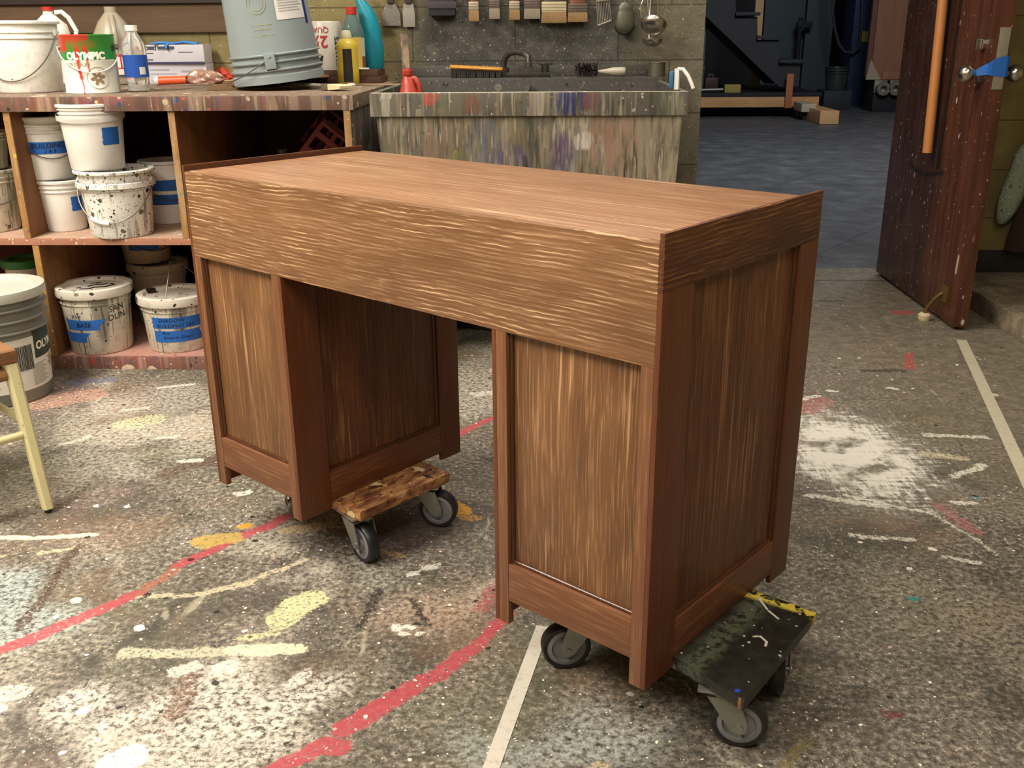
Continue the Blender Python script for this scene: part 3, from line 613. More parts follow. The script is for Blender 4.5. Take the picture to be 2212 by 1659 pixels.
def end_face(x0, x1, sgn, top, pm, stm, rm):
    """stiles, rail, recessed panel and bead on a pedestal side; outer face at x1 for sgn=+1 or x0 for sgn=-1"""
    part('side_stile', (x0, 0.0, 0), (x1, sw, top), stm); part('side_stile', (x0, D_ - bw, 0), (x1, D_, top), stm)
    part('side_rail', (x0 + 0.0003, sw + 0.0003, sz0), (x1 - 0.0003, D_ - bw - 0.0003, sz1), rm)
    if sgn > 0: a, b, f = x0 - 0.012, x0 - 0.001, x0 - 0.001
    else: a, b, f = x1 + 0.001, x1 + 0.012, x1 + 0.001
    part('side_panel', (a, 0.016, sz0 + 0.01), (b, D_ - 0.014, top if top < A_ + 0.01 else top), pm)
    y0, y1 = sw, D_ - bw; bb = B(); r = 0.006
    e = f
    for pa, pb in (((e, y0 + 0.001, sz1), (e, y0 + 0.001, top)), ((e, y1 - 0.001, sz1), (e, y1 - 0.001, top)), ((e, y0, sz1 + 0.001), (e, y1, sz1 + 0.001))): bb.cyl(pa, pb, r, 10)
    obj('side_bead', bb, m_bead, desk)
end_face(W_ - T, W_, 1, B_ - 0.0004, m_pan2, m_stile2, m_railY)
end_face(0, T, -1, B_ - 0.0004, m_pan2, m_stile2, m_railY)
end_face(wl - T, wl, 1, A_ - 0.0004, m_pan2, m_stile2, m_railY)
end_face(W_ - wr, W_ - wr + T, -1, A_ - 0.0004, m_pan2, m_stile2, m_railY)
def front_face(x0, x1, inl, inr):
    top = A_ - 0.0004
    a0 = x0 + (T if inl else T); a1 = x1 - T
    part('front_stile', (a0 + 0.0003, 0, 0), (x0 + pw, 0.014, top), m_stile); part('front_stile', (x1 - pw, 0, 0), (a1 - 0.0003, 0.014, top), m_stile)
    part('front_rail', (x0 + pw + 0.0003, 0.0005, rz0), (x1 - pw - 0.0003, 0.014, rz1), m_rail)
    part('front_panel', (x0 + pw - 0.01, 0.0145, rz0 + 0.01), (x1 - pw + 0.01, 0.0155, top), m_pan)
    bb = B(); y = 0.014; r = 0.0055
    for pa, pb in (((x0 + pw + 0.001, y, rz1), (x0 + pw + 0.001, y, top)), ((x1 - pw - 0.001, y, rz1), (x1 - pw - 0.001, y, top)), ((x0 + pw, y, rz1 + 0.001), (x1 - pw, y, rz1 + 0.001))): bb.cyl(pa, pb, r, 10)
    obj('front_bead', bb, m_bead, desk)
    part('back_panel', (x0 + T + 0.0124, D_ - 0.013, 0.03), (x1 - T - 0.0124, D_ - 0.006, top), m_pan2)
    part('pedestal_floor', (x0 + T + 0.0124, 0.016, 0.054), (x1 - T - 0.0124, D_ - 0.0135, 0.062), m_railY)
front_face(0, wl, 0, 1); front_face(W_ - wr, W_, 1, 0)

# ================================================================== the dollies
rub = plain('black_rubber', '1b1b1d', 0.42, 0, 0.2); galv = plain('galvanised', '8f9088', 0.38, 0.75, 0.15, 60); hub = plain('grey_hub', '85868a', 0.4, 0.3, 0.1, 40)
def D2W(x, y, z=0): return V((x * math.cos(YAW) - y * math.sin(YAW), x * math.sin(YAW) + y * math.cos(YAW), z))
def caster(parent, x, y, head, plate_z):
    """swivel caster whose wheel trails towards `head`; all in the parent's frame, floor at z = 0"""
    M = Matrix.Translation((x, y, 0)) @ Matrix.Rotation(head, 4, 'Z'); R = 0.0475; tr = 0.032; hw = 0.014
    f = B()
    f.box((-0.04, -0.033, plate_z - 0.004), (0.04, 0.033, plate_z - 0.0002), 0.001)
    f.lathe([(0.0, plate_z - 0.018), (0.024, plate_z - 0.018), (0.027, plate_z - 0.012), (0.026, plate_z - 0.004)], 24, None, False)
    for s in (-1, 1):
        y0, y1 = s * 0.0205, s * 0.0235
        out = [(-0.024, plate_z - 0.014), (0.030, plate_z - 0.014), (0.045, R + 0.012), (0.044, R - 0.006), (tr, R - 0.013), (0.020, R - 0.006), (0.004, R + 0.016)]
        f.quad([(a, y1, z) for a, z in out], 0.003) if s < 0 else f.quad([(a, y1, z) for a, z in reversed(out)], 0.003)
        f.cyl((tr, s * 0.022, R), (tr, s * 0.029, R), 0.008, 12)
    f.box((-0.024, -0.0235, plate_z - 0.017), (0.030, 0.0235, plate_z - 0.013))
    f.cyl((tr, -0.026, R), (tr, 0.026, R), 0.005, 10)
    fo = obj('caster_fork', f.xf(M), galv, parent)
    Mw = M @ Matrix.Translation((tr, 0, R)) @ Matrix.Rotation(PI / 2, 4, 'X')
    t = B().lathe([(R - 0.010, -hw), (R - 0.003, -hw), (R, -hw + 0.004), (R, hw - 0.004), (R - 0.003, hw), (R - 0.010, hw), (R - 0.010, -hw)], 40, Mw, False)
    to = obj('tyre', t, rub, parent)
    h = B().lathe([(0.006, -hw - 0.003), (0.013, -hw - 0.003), (0.014, -hw + 0.004), (0.026, -hw + 0.005), (0.029, -hw - 0.001), (R - 0.010, -hw + 0.001), (R - 0.010, hw - 0.001), (0.029, hw + 0.001), (0.026, hw - 0.005), (0.014, hw - 0.004), (0.013, hw + 0.003), (0.006, hw + 0.003)], 36, Mw)
    obj('wheel_hub', h, hub, to)
def dolly(name, label, corners, th, mat, casters, top_z):
    root = thing(name, label, 'dolly', tuple(D2W(*corners[0])), YAW)
    c0 = V((corners[0][0], corners[0][1], 0))
    pts = [V((x, y, top_z)) - c0 for x, y in corners]
    obj('board', B().quad(pts, th, 0.003), mat, root)
    for (x, y, head) in casters: caster(root, x - c0.x, y - c0.y, head - YAW, top_z - th)
    return root
def worn_board():
    n = NT('worn_plywood'); v = n.co(); g = n.noise(n.co(scale=(1, 0.35, 1), rot=(0, 0, 0.5)), 60, 5, 0.7)
    c = n.ramp(g, [(0.3, '2c1c12'), (0.42, '7a4a2c'), (0.55, 'a97848'), (0.7, 'c7a672')])
    c = n.mix(n.step(n.noise(v, 38, 4, 0.7), 0.58, 0.64), c, '231912')
    c = n.mix(n.math('MULTIPLY', n.step(n.noise(v, 13, 3), 0.5, 0.62), 0.5), c, '5b2f22')
    c = n.mix(n.math('MULTIPLY', n.step(n.noise(n.co(loc=(5, 5, 5)), 30, 3), 0.62, 0.66), 0.9), c, 'd7c596')
    n.bump(g, 0.6, 0.004); return n.done(c, 0.6)
dolly('furniture_dolly', 'worn splintered wooden dolly on grey casters under the left pedestal', [(0.045, 0.092), (0.424, 0.0915), (0.430, 0.372), (0.045, 0.395)], 0.024, worn_board(),
      [(0.372, 0.122, math.radians(-49)), (0.385, 0.332, math.radians(-8)), (0.078, 0.162, math.radians(-68)), (0.085, 0.350, math.radians(-60))], 0.1398)
def black_board():
    n = NT('black_painted_board'); v = n.co(); s = n.sep(v); g = n.noise(v, 30, 5, 0.7)
    c = n.ramp(g, [(0.35, '16150f'), (0.55, '23221c'), (0.75, '35342c')])
    dv = n.vm('MULTIPLY', n.vm('ADD', v, n.vm('SCALE', n.noise(v, 25, 3, out='Color'), k=0.02)), (1, 1, 0))
    gr = n.step(n.noise(v, 70, 4, 0.7), 0.38, 0.56)
    c = n.mix(n.math('MULTIPLY', n.math('MULTIPLY', seg(n, dv, (0.325, -0.04), (0.315, 0.35), 0.022, 0.012), gr), 0.7), c, '59604a')
    c = n.mix(n.math('MULTIPLY', seg(n, dv, (0.285, 0.275), (0.425, 0.285), 0.013, 0.007), n.step(g, 0.42, 0.5)), c, 'd8c24a')
    c = n.mix(n.math('MULTIPLY', seg(n, dv, (0.27, 0.0), (0.32, -0.01), 0.006, 0.004), n.step(g, 0.45, 0.55)), c, 'cfc7b5')
    c = n.mix(seg(n, dv, (0.423, -0.030), (0.426, -0.022), 0.004, 0.003), c, 'c98a5c')
    c = n.mix(seg(n, n.vm('MULTIPLY', v, (1, 1, 0)), (0.405, -0.015), (0.406, -0.014), 0.004, 0.001), c, '1b3fb0')
    for a, b in (((0.353, 0.14), (0.362, 0.148)), ((0.362, 0.148), (0.378, 0.14)), ((0.378, 0.14), (0.382, 0.128)), ((0.30, 0.26), (0.33, 0.235)), ((0.335, 0.232), (0.36, 0.22))):
        c = n.mix(seg(n, n.vm('MULTIPLY', v, (1, 1, 0)), a, b, 0.0022, 0.001), c, 'cfc9b8')
    d, cc = n.voro(v, 70, 'both'); cs = n.sep(cc)
    c = n.mix(n.math('MULTIPLY', n.math('LESS_THAN', d, n.math('MULTIPLY', cs[0], 0.25)), n.math('LESS_THAN', cs[1], 0.4)), c, 'b9b2a0')
    return n.done(c, 0.38)
dolly('furniture_dolly', 'black painted dolly with yellow paint on its far edge, under the right pedestal', [(0.975, 0.092), (1.256, 0.089), (1.402, 0.060), (1.380, 0.377), (0.965, 0.365)], 0.021, black_board(),
      [(1.338, 0.108, math.radians(-12)), (1.028, 0.125, math.radians(188)), (1.33, 0.325, math.radians(-100)), (1.02, 0.32, math.radians(200))], 0.1398)

# ================================================================== the workbench with shelves
FY = 1.20; TOPZ = 0.968; SHZ = 0.487; BZ = 0.047
wb = thing('workbench', 'long paint-splattered plywood workbench with open shelves along the wall', 'workbench', (0, FY, 0))
m_edge = splat('bench_edge', '5d3a2e', '6a5548', ['7d4a44', 'b0a08a', '35406f', 'a3553c', '4a4740', 'c9b98e', '8a5b56', '2e2b28'], 0.85, 0.55, 2.6, 0.55, 0.3, 0.4)
m_benchtop = splat('bench_top', '6a5a4c', '8b7763', ['b9ab93', '473c34', '8c5b48', 'd0c5ae', '6b4a3c'], 0.7, 0, 2.0, 0.55, 1.3, 0.5)
m_ply = wood('shelf_ply', 'z', '8a5c34', '55301c', 'b8895a', 0.2, 0.3, blotch=0.7, seed=3.3, rough=0.6)
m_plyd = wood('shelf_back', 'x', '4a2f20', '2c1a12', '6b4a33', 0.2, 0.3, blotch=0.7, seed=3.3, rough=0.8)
m_plyedge = splat('ply_edge', 'a6793f', '8c6a4a', ['c7a23c', '5d6c4a', 'b5502c', 'd6c9a4', '6f4b30'], 0.5, 0.3, 1.2, 0.6, 2.0, 0.35)
m_shelfedge = splat('shelf_edge', '9a5b4a', 'ad8468', ['b03a36', 'd0b8a0', '7c4436', 'c99a70'], 0.7, 0, 1.6, 0.6, 3.1, 0.3)
m_shelftop = splat('shelf_top', 'a98a76', 'b99c86', ['c9b4a0', 'a9594c', 'd9cdbb'], 0.4, 0, 1.6, 0.65, 4.4, 0.3)
m_base = splat('base_front', '6b4a44', '8a655c', ['b23a30', 'cfa08a', '4a3430', 'a06a50', 'd2b9a0'], 0.8, 0.4, 1.8, 0.6, 5.0, 0.35)
m_basetop = splat('base_top', 'a5766a', 'b08a7c', ['c79a8c', '8c4a42', 'cfc0b0'], 0.4, 0, 1.8, 0.65, 6.2, 0.3)
XE = 0.155; XL = -3.0; BK = WY - FY - 0.002
def wp(name, a, b, m, bev=0.002): return obj(name, B().box(a, b, bev), m, wb)
wp('worktop', (XL, -0.0, TOPZ - 0.046), (XE, BK, TOPZ), m_benchtop)
wp('worktop_edge', (XL, -0.012, TOPZ - 0.048), (XE, -0.0002, TOPZ - 0.001), m_edge)
wp('shelf', (XL, 0.002, SHZ - 0.022), (0.128, BK, SHZ), m_shelftop, 0.0015)
wp('shelf_edge', (XL, -0.006, SHZ - 0.023), (0.128, 0.0018, SHZ - 0.0005), m_shelfedge, 0.001)
wp('plinth', (XL, 0.012, 0.0), (0.145, BK, BZ), m_basetop)
wp('plinth_edge', (XL, -0.002, 0.0), (0.145, 0.0118, BZ - 0.0005), m_base, 0.001)
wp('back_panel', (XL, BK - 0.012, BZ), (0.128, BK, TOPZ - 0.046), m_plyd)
for xt, z0, z1 in ((-1.046, SHZ, TOPZ - 0.047), (-0.478, SHZ, TOPZ - 0.047), (-1.024, BZ, SHZ - 0.023), (-0.33, BZ, SHZ - 0.023), (-2.1, BZ, TOPZ - 0.047)):
    wp('divider', (xt + 0.001, 0.004, z0), (xt + 0.022, BK - 0.0125, z1), m_ply, 0.001)
    wp('divider_edge', (xt, -0.004, z0 + 0.0005), (xt + 0.023, 0.0038, z1 - 0.0005), m_plyedge, 0.001)
wp('end_upright', (0.128, 0.0, BZ), (0.150, BK, TOPZ - 0.047), splat('bench_end', '5f564c', '4a4038', ['8b7f6e', '2f2924', '9a8a70'], 0.6, 0.4, 1.5, 0.6, 7.0, 0.4))
obj('end_upright_edge', B().box((0.120, -0.010, BZ), (0.1435, -0.0005, TOPZ - 0.0485), 0.001), m_plyedge, wb)

# ------------------------------------------------------------------ plastic tubs
def white(name, seed=0, amt=0.15, drip=0.0, dirt=0.15, base='efede8', base2='e8e5dd', cols=None, size=1.0, rough=0.4, cov=None, da=None):
    return splat(name, base, base2, cols or ['2b2622', '57504a', '8a8577'], amt, drip, size, rough, seed, dirt, '8f8a7c', 0.0, cov, da)
m_white = white('white_plastic', 1, 0.0, 0, 0.12)
m_whitesp = white('white_plastic_spattered', 2, 0.75, 0.3, 0.3, cols=['2b2622', '4a4540', '6a655c'], size=0.7, cov=0.07, da=0.5)
m_whitedirty = white('white_plastic_dirty', 3, 0.45, 0.6, 0.55, 'dcd6c6', 'cbc4b2', ['2b2622', '6b6254', '8f9a7a', '3a332c', '8a8270'], cov=0.16, da=0.65)
m_lidsp = white('lid_spattered', 4, 0.45, 0.0, 0.3, 'e2ddd0', 'd6d0c0', ['1f1b18', '3a322b', '8c8676'], 1.6)
m_inner = plain('tub_inside', '8b857a', 0.6)
ink = plain('black_ink', '17171c', 0.6); white_ink = plain('white_print', 'e9e6dc', 0.5)
wire = plain('wire', '6b6860', 0.4, 0.6)
def cylfn(rfun, a_c, z_c, rot=0.0, eps=0.0015):
    """maps flat (x, y) onto the tub's wall, centred at angle a_c (0 = towards the viewer side, -y) and height z_c"""
    def fn(x, y):
        xr = x * math.cos(rot) - y * math.sin(rot); yr = x * math.sin(rot) + y * math.cos(rot)
        z = z_c + yr; r = rfun(z) + eps; a = -PI / 2 + a_c + xr / r
        return (r * math.cos(a), r * math.sin(a), z)
    return fn
def tub(name, label, cat, c, r0, r1, h, mat, group=None, lid=None, bands=((0.80, 0.005), (0.88, 0.006)), rim=0.007, wall=None, bail=None, tapes=(), texts=(), turn=0.0, tilt=None, inv=False, grip=False, ear=True):
    root = thing(name, label, cat, tuple(c), facing(c) + turn, group)
    if tilt: root.rotation_euler = tilt
    rf = lambda z: r0 + (r1 - r0) * z / h
    pr = [(0.0, 0.004), (r0 - 0.010, 0.004), (r0 - 0.008, 0.0), (r0 - 0.003, 0.001), (rf(0.006), 0.006)]
    for t, e in bands:
        z = t * h; pr += [(rf(z - 0.003), z - 0.003), (rf(z) + e, z - 0.002), (rf(z) + e + 0.001, z + 0.002), (rf(z + 0.004) + 0.0006, z + 0.004)]
    pr += [(rf(h - 0.012), h - 0.012), (r1 + rim, h - 0.010), (r1 + rim + 0.001, h - 0.003), (r1 + rim - 0.002, h), (r1 - 0.003, h)]
    pr += [(r1 - 0.005, h - 0.01), (rf(h * 0.3) - 0.006, h * 0.3), (r0 - 0.006, 0.012), (0, 0.012)]
    body = obj('tub_body', B().lathe(pr, 56, None, False), mat, root)
    if lid:
        q = r1 + rim + 0.004
        lp = [(0, h - 0.004), (r1 - 0.020, h - 0.004), (r1 - 0.014, h + 0.007), (r1 + rim - 0.006, h + 0.010), (q, h + 0.007), (q + 0.002, h - 0.018), (q - 0.001, h - 0.024), (r1 + rim + 0.0012, h - 0.024)]
        l = B().lathe(lp, 56, None, False)
        obj('lid', l, lid, root)
    if bail:
        kind, a_d, drop, side = bail       # hanging wire loop; side = direction the loop swings to (radians, 0 = front)
        z = h * 0.82; R = rf(z) + 0.010; pts = []
        for k in range(25):
            t = PI * k / 24; ax = R * math.cos(t); sw_ = math.sin(t)
            dz = -drop * sw_ if drop < 1 else 0
            out = max(0.0, math.sqrt(max(0, 1 - math.cos(t) ** 2)) * (rf(z + dz) + 0.006))
            if drop < 0: out = 0.25 * out * side
            pts.append((ax, -out, z + dz))
        M = Matrix.Rotation(a_d, 4, 'Z')
        hb = B().tube(pts, 0.0022 if kind == 'wire' else 0.0045, 6).xf(M)
        if kind == 'strap':
            hb = B(); pa = pts
            def sp(u, v_):
                i = min(23, int(u * 24)); f = u * 24 - i; p = V(pa[i]).lerp(V(pa[i + 1]), f); return p + V((0, 0, (v_ - 0.5) * 0.018)) - V((0, 0.002, 0))
            hb.patch(sp, 48, 1); g_ = bmesh.ops.solidify(hb.bm, geom=hb.bm.faces[:], thickness=0.003); hb.xf(M)
        hd = obj('bail_handle', hb, wire if kind == 'wire' else mat, root)
        if grip:
            mp = pts[12:17]; obj('grip', B().tube(mp, 0.007, 12).xf(M), m_white, hd)
        if ear:
            for s in (-1, 1): obj('handle_ear', B().cyl((s * (rf(z) - 0.001), 0, z), (s * (rf(z) + 0.011), 0, z), 0.012, 16).xf(M), mat, root)
    for (a_c, z_c, wd, ht, rag) in tapes:
        def fn(u, v_, a_c=a_c, z_c=z_c, wd=wd, ht=ht, rag=rag):
            z = z_c + (v_ - 0.5) * ht; r = rf(z) + 0.0012
            x = (u - 0.5) * wd
            if u > 0.99: x += rag * (0.5 - v_) * 2 + 0.002 * math.sin(v_ * 20)
            if u < 0.01: x += abs(rag) * 0.6 * (0.5 - v_) + 0.002 * math.cos(v_ * 17)
            a = -PI / 2 + a_c + x / r; return (r * math.cos(a), r * math.sin(a), z)
        obj('tape_label', B().patch(fn, 28, 6), tapeblue, root, 80)
    for (body_, size, a_c, z_c, rot, mt, shear) in texts:
        text_mesh(body_, size, cylfn(rf, a_c, z_c, rot, 0.0022), mt, parent=root, shear=shear, space=1.05)
    return root
def tubpx(name, label, cat, cx, by, wb_px, wt_px, ty, z, mat, back=0.0, h=None, **k):
    """size and place from the tub's outline: base centre x, front-bottom y, base and rim widths, front-rim y (photo pixels)"""
    p0 = oz(cx, by, z); s = mpp(p0); r0 = wb_px / 2 * s
    c = stand(cx, by, z, r0); s = mpp(c); r0 = wb_px / 2 * s; r1 = wt_px / 2 * s
    if h is None:
        v = V((c.x - CAM.x, c.y - CAM.y, 0)).normalized(); q = c - v * r1
        h = oy(cx, ty, q.y).z - z
    t = tub(name, label, cat, c, r0, r1 - 0.006, h, mat, **k)
    t['_h'] = h; t['_r'] = r1
    return t
def hh(t): return t['_h']
GP = 'plastic tubs stored on the shelves'
b_low = tubpx('plastic_tub', 'clean white tub with blue tape square, carrying the tub marked in handwriting, upper shelf', 'tub', 148, 501, 80, 104, 392, SHZ, m_white, group=GP,
    bands=((0.78, 0.004), (0.86, 0.005)), bail=('strap', 0.3, -0.035, 0.9), tapes=((0.62, 0.100, 0.045, 0.052, 0.004),))
c = V(b_low.location); zc = SHZ + hh(b_low) + 0.0005
b_up = tub('plastic_tub', 'white tub with a wide blue tape label and wire bail, stacked on a clean tub', 'tub', (c.x - 0.028, c.y + 0.0, zc + 0.001), 0.078, 0.098, 0.222, m_white, GP,
    bands=((0.76, 0.006), (0.86, 0.005)), bail=('wire', 0.2, 0.105, 0), tapes=((0.1, 0.115, 0.17, 0.042, -0.006),), texts=(('BUILDINGS', 0.024, 0.08, 0.122, 0, ink, 0.2), ('2 & 5', 0.017, 0.08, 0.104, 0, ink, 0.2)))
b_d = tubpx('plastic_tub', 'white tub covered in black drips with wire bail and white grip, upper shelf', 'tub', 268, 516, 126, 156, 372, SHZ, m_whitesp, group=GP,
    bands=((0.72, 0.006),), rim=0.012, bail=('wire', -0.35, 0.135, 0), grip=True)
c = V(b_d.location); zc = SHZ + hh(b_d) + 0.001
obj('rim_band', B().lathe([(b_d['_r'] - 0.004, hh(b_d) * 0.74), (b_d['_r'] + 0.004, hh(b_d) * 0.75), (b_d['_r'] + 0.004, hh(b_d) * 0.82), (b_d['_r'] - 0.003, hh(b_d) * 0.83)], 56, None, False), m_whitesp, b_d)
b_c = tub('plastic_tub', 'bright white tub with ragged blue tape corner, stacked on the black-dripped tub', 'tub', (c.x - 0.045, c.y - 0.02, zc + 0.0), 0.088, 0.106, 0.222, m_white, GP,
    bands=((0.78, 0.003), (0.86, 0.004), (0.92, 0.005)), bail=('strap', -0.25, 0.012, 0), ear=False, tapes=((0.60, 0.115, 0.065, 0.058, 0.0),))
b_e = tubpx('plastic_tub', 'white tub with two blue tape bands behind the black-dripped tub, by the divider', 'tub', 372, 484, 92, 108, 350, SHZ, m_white, group=GP,
    bands=((0.72, 0.004),), bail=('wire', 0.2, 0.10, 0), tapes=((0.0, 0.145, 0.15, 0.040, 0), (0.0, 0.092, 0.15, 0.038, 0)))
b_l = tubpx('plastic_tub', 'off-white tub at the left edge of the photo, lower of two on the upper shelf', 'tub', -12, 504, 110, 134, 372, SHZ, m_whitedirty, group=GP, bail=('wire', 0.2, 0.08, 0))
c = V(b_l.location)
tub('plastic_tub', 'cream tub stacked at the left edge of the photo, upper of two', 'tub', (c.x - 0.01, c.y, SHZ + hh(b_l) + 0.001), 0.095, 0.112, 0.13, m_whitedirty, GP)
# lower shelf, on the plinth
b_f = tubpx('plastic_tub', 'stained lidded tub with black handwriting and two blue tape flags, lower shelf', 'tub', 226, 766, 124, 148, 634, BZ, m_whitedirty, group=GP, lid=m_lidsp, turn=0.0,
    bands=((0.80, 0.003), (0.90, 0.004)), tapes=((-0.55, 0.118, 0.135, 0.038, -0.022), (-0.85, 0.070, 0.09, 0.036, -0.016)), texts=(('BASE', 0.024, -0.5, 0.118, 0, ink, 0.15), ('SAN', 0.032, 0.55, 0.172, 0.12, ink, 0.1), ('DUN', 0.032, 0.55, 0.140, 0.12, ink, 0.1), ('AW', 0.022, -0.7, 0.150, 0, ink, 0.2)))
m_blob = plain('black_paint', '1d1a1a', 0.4)
hf, rf_ = hh(b_f), b_f['_r']
bb = B()
for pth, r_ in (([(-0.02, 0.01), (0.0, 0.03), (0.03, 0.02), (0.05, 0.03)], 0.005), ([(-0.05, -0.02), (-0.02, -0.03), (0.0, -0.015), (0.04, -0.02), (0.07, 0.0), (0.06, 0.02)], 0.006), ([(-0.01, 0.055), (0.02, 0.06), (0.01, 0.045)], 0.003), ([(-0.06, 0.0), (-0.045, 0.004)], 0.004)):
    bb.tube([(x, y, 0) for x, y in pth], r_, 8)
for v_ in bb.bm.verts: v_.co.z = v_.co.z * 0.2 + hf - 0.003
obj('paint_splotch', bb, m_blob, b_f)
b_g = tubpx('plastic_tub', 'dripped lidded tub with raised wire bail and blue shadow-buildings tape, lower shelf', 'tub', 392, 762, 124, 146, 652, BZ, m_whitedirty, group=GP, lid=m_lidsp,
    bands=((0.78, 0.003), (0.88, 0.005)), tapes=((-0.02, 0.118, 0.19, 0.042, 0.0), (-0.02, 0.066, 0.18, 0.044, 0.006)),
    texts=(('SHADOW', 0.021, -0.2, 0.128, 0, ink, 0.2), ('BUILDINGS 2&4', 0.019, -0.08, 0.108, 0, ink, 0.15), ('Base', 0.014, -0.4, 0.080, 0, ink, 0.2), ('Grass-A-Green', 0.0165, -0.05, 0.063, 0, ink, 0.2)))
hg = hh(b_g); rg = b_g['_r']
obj('bail_handle', B().tube([(-rg * 0.30, -rg * 0.94, hg * 0.82), (-rg * 0.22, -rg * 0.75, hg * 1.1), (-rg * 0.06, -rg * 0.35, hg * 1.45), (0.0, -rg * 0.1, hg * 1.62), (rg * 0.3, rg * 0.3, hg * 1.52), (rg * 0.75, rg * 0.6, hg * 1.2), (rg * 0.85, rg * 0.7, hg * 0.84)], 0.0022, 6), wire, b_g)
b_i = tub('plastic_tub', 'white lidded tub with blue tape scraps, half hidden behind the stained lidded tub', 'tub', (-0.80, 1.72, BZ + 0.0005), 0.094, 0.110, 0.235, m_white, GP, lid=m_lidsp, tapes=((0.25, 0.13, 0.12, 0.03, -0.01), (0.25, 0.085, 0.12, 0.036, 0.008)))
b_h = tub('plastic_tub', 'cream tub smeared with red at the rim, stacked at the back under the shelf', 'tub', (-0.835, 1.72, BZ + 0.248), 0.088, 0.104, 0.150, white('cream_red_rim', 8, 0.3, 0.2, 0.2, 'cdbfa4', 'c0a98c', ['8c3a28', '6b4a38', 'b0502c']), GP, bands=((0.85, 0.006),), tapes=((-0.15, 0.075, 0.12, 0.036, 0.006),), bail=('wire', 0.4, 0.07, 0))
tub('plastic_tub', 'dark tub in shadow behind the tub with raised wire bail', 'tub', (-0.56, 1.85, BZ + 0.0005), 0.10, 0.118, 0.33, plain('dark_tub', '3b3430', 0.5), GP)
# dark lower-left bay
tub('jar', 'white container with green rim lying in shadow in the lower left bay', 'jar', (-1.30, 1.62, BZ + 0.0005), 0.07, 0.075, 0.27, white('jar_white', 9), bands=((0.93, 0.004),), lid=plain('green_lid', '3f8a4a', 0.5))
k = B().lathe([(0.0, 0), (0.045, 0), (0.05, 0.01), (0.05, 0.14), (0.03, 0.18), (0.018, 0.20), (0.018, 0.22), (0, 0.22)], 28, None, False)
t = thing('bottle', 'dark teal bottle beside the lower shelf divider, behind the grey pail', 'bottle', (-1.10, 1.34, BZ)); obj('bottle_body', k, plain('teal_dark', '1f5a55', 0.35), t)
obj('cap', B().cyl((0, 0, 0.2202), (0, 0, 0.245), 0.02), plain('dark_cap', '1b2b2a', 0.5), t)
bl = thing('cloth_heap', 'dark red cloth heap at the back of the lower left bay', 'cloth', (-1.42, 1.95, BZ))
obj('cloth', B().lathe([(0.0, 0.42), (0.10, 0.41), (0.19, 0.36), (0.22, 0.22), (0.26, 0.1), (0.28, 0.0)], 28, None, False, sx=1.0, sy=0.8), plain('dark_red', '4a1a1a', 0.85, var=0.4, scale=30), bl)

# big grey pail on the floor
m_grey = plain('grey_plastic', '77766e', 0.35, 0, 0.06)
r5, h5 = 0.158, 0.385
cj = stand(20, 882, 0, 0.158)
gj = tub('paint_pail', 'big grey ribbed plastic pail with a white label, on the floor by the chair', 'pail', cj, 0.150, 0.166, 0.375, m_grey, bands=((0.66, 0.012), (0.76, 0.012), (0.86, 0.012)), rim=0.008, lid=plain('pale_grey_lid', 'b9b7ad', 0.4))
rfj = lambda z: 0.150 + (0.166 - 0.150) * z / 0.375
def lab(a0_, a1_, z0, z1, m, name='label', parent=None, e=0.0012, rf=rfj):
    def fn(u, v_):
        z = z0 + (z1 - z0) * v_; r = rf(z) + e; a = -PI / 2 + a0_ + (a1_ - a0_) * u; return (r * math.cos(a), r * math.sin(a), z)
    return obj(name, B().patch(fn, 32, 6), m, parent, 80)
m_label = plain('label_paper', 'cfccc0', 0.5); m_lgreen = plain('label_green_black', '26352f', 0.45)
lab(-1.1, 1.65, 0.045, 0.225, m_label, parent=gj)
lab(0.74, 1.62, 0.145, 0.240, m_lgreen, parent=gj, e=0.0018)
text_mesh('OLYMPIC', 0.038, cylfn(rfj, 1.28, 0.185, 0, 0.0024), white_ink, parent=gj, bold=0.0012)
bc = B()
x = -0.035
random.seed(3)
while x < 0.03:
    w_ = random.choice([0.0012, 0.002, 0.003])
    def fn(u, v_, x=x, w_=w_):
        z = 0.115 + 0.085 * v_; r = rfj(z) + 0.0026; a = -PI / 2 + 0.46 + (x + w_ * u) / r; return (r * math.cos(a), r * math.sin(a), z)
    bc.patch(fn, 1, 2); x += w_ + random.choice([0.0012, 0.002])
obj('barcode', bc, ink, gj, 80)
lines = B()
for i in range(16):
    zz = 0.150 - i * 0.0062
    for aa, ll in ((0.62, 0.05 + 0.03 * ((i * 7) % 5) / 5), (-0.55, 0.06 + 0.02 * ((i * 3) % 4) / 4)):
        if aa < 0 or i > 3:
            def fn(u, v_, zz=zz, aa=aa, ll=ll):
                z = zz + 0.0016 * v_; r = rfj(z) + 0.0024; a = -PI / 2 + aa + ll * u / r; return (r * math.cos(a), r * math.sin(a), z)
            lines.patch(fn, 4, 1)
obj('small_print', lines, plain('grey_print', '7d7b74', 0.6), gj, 80)
lf = B()
for k in range(6):
    a = k * PI / 3 + 0.3
    for j in (0,):
        pts = []
        for q in range(13):
            t = PI * q / 12; pts.append((0.004 + 0.011 * (1 - math.cos(t)) / 1, 0.004 * math.sin(t)))
        for q in range(11, 0, -1):
            t = PI * q / 12; pts.append((0.004 + 0.011 * (1 - math.cos(t)), -0.004 * math.sin(t)))
        fnc = cylfn(rfj, 1.30, 0.118, a, 0.0026); lf.bm.faces.new([lf.bm.verts.new(V(fnc(x_, y_))) for x_, y_ in pts])
obj('leaf_emblem', lf, plain('tan_print', 'a8956a', 0.6), gj, 80)

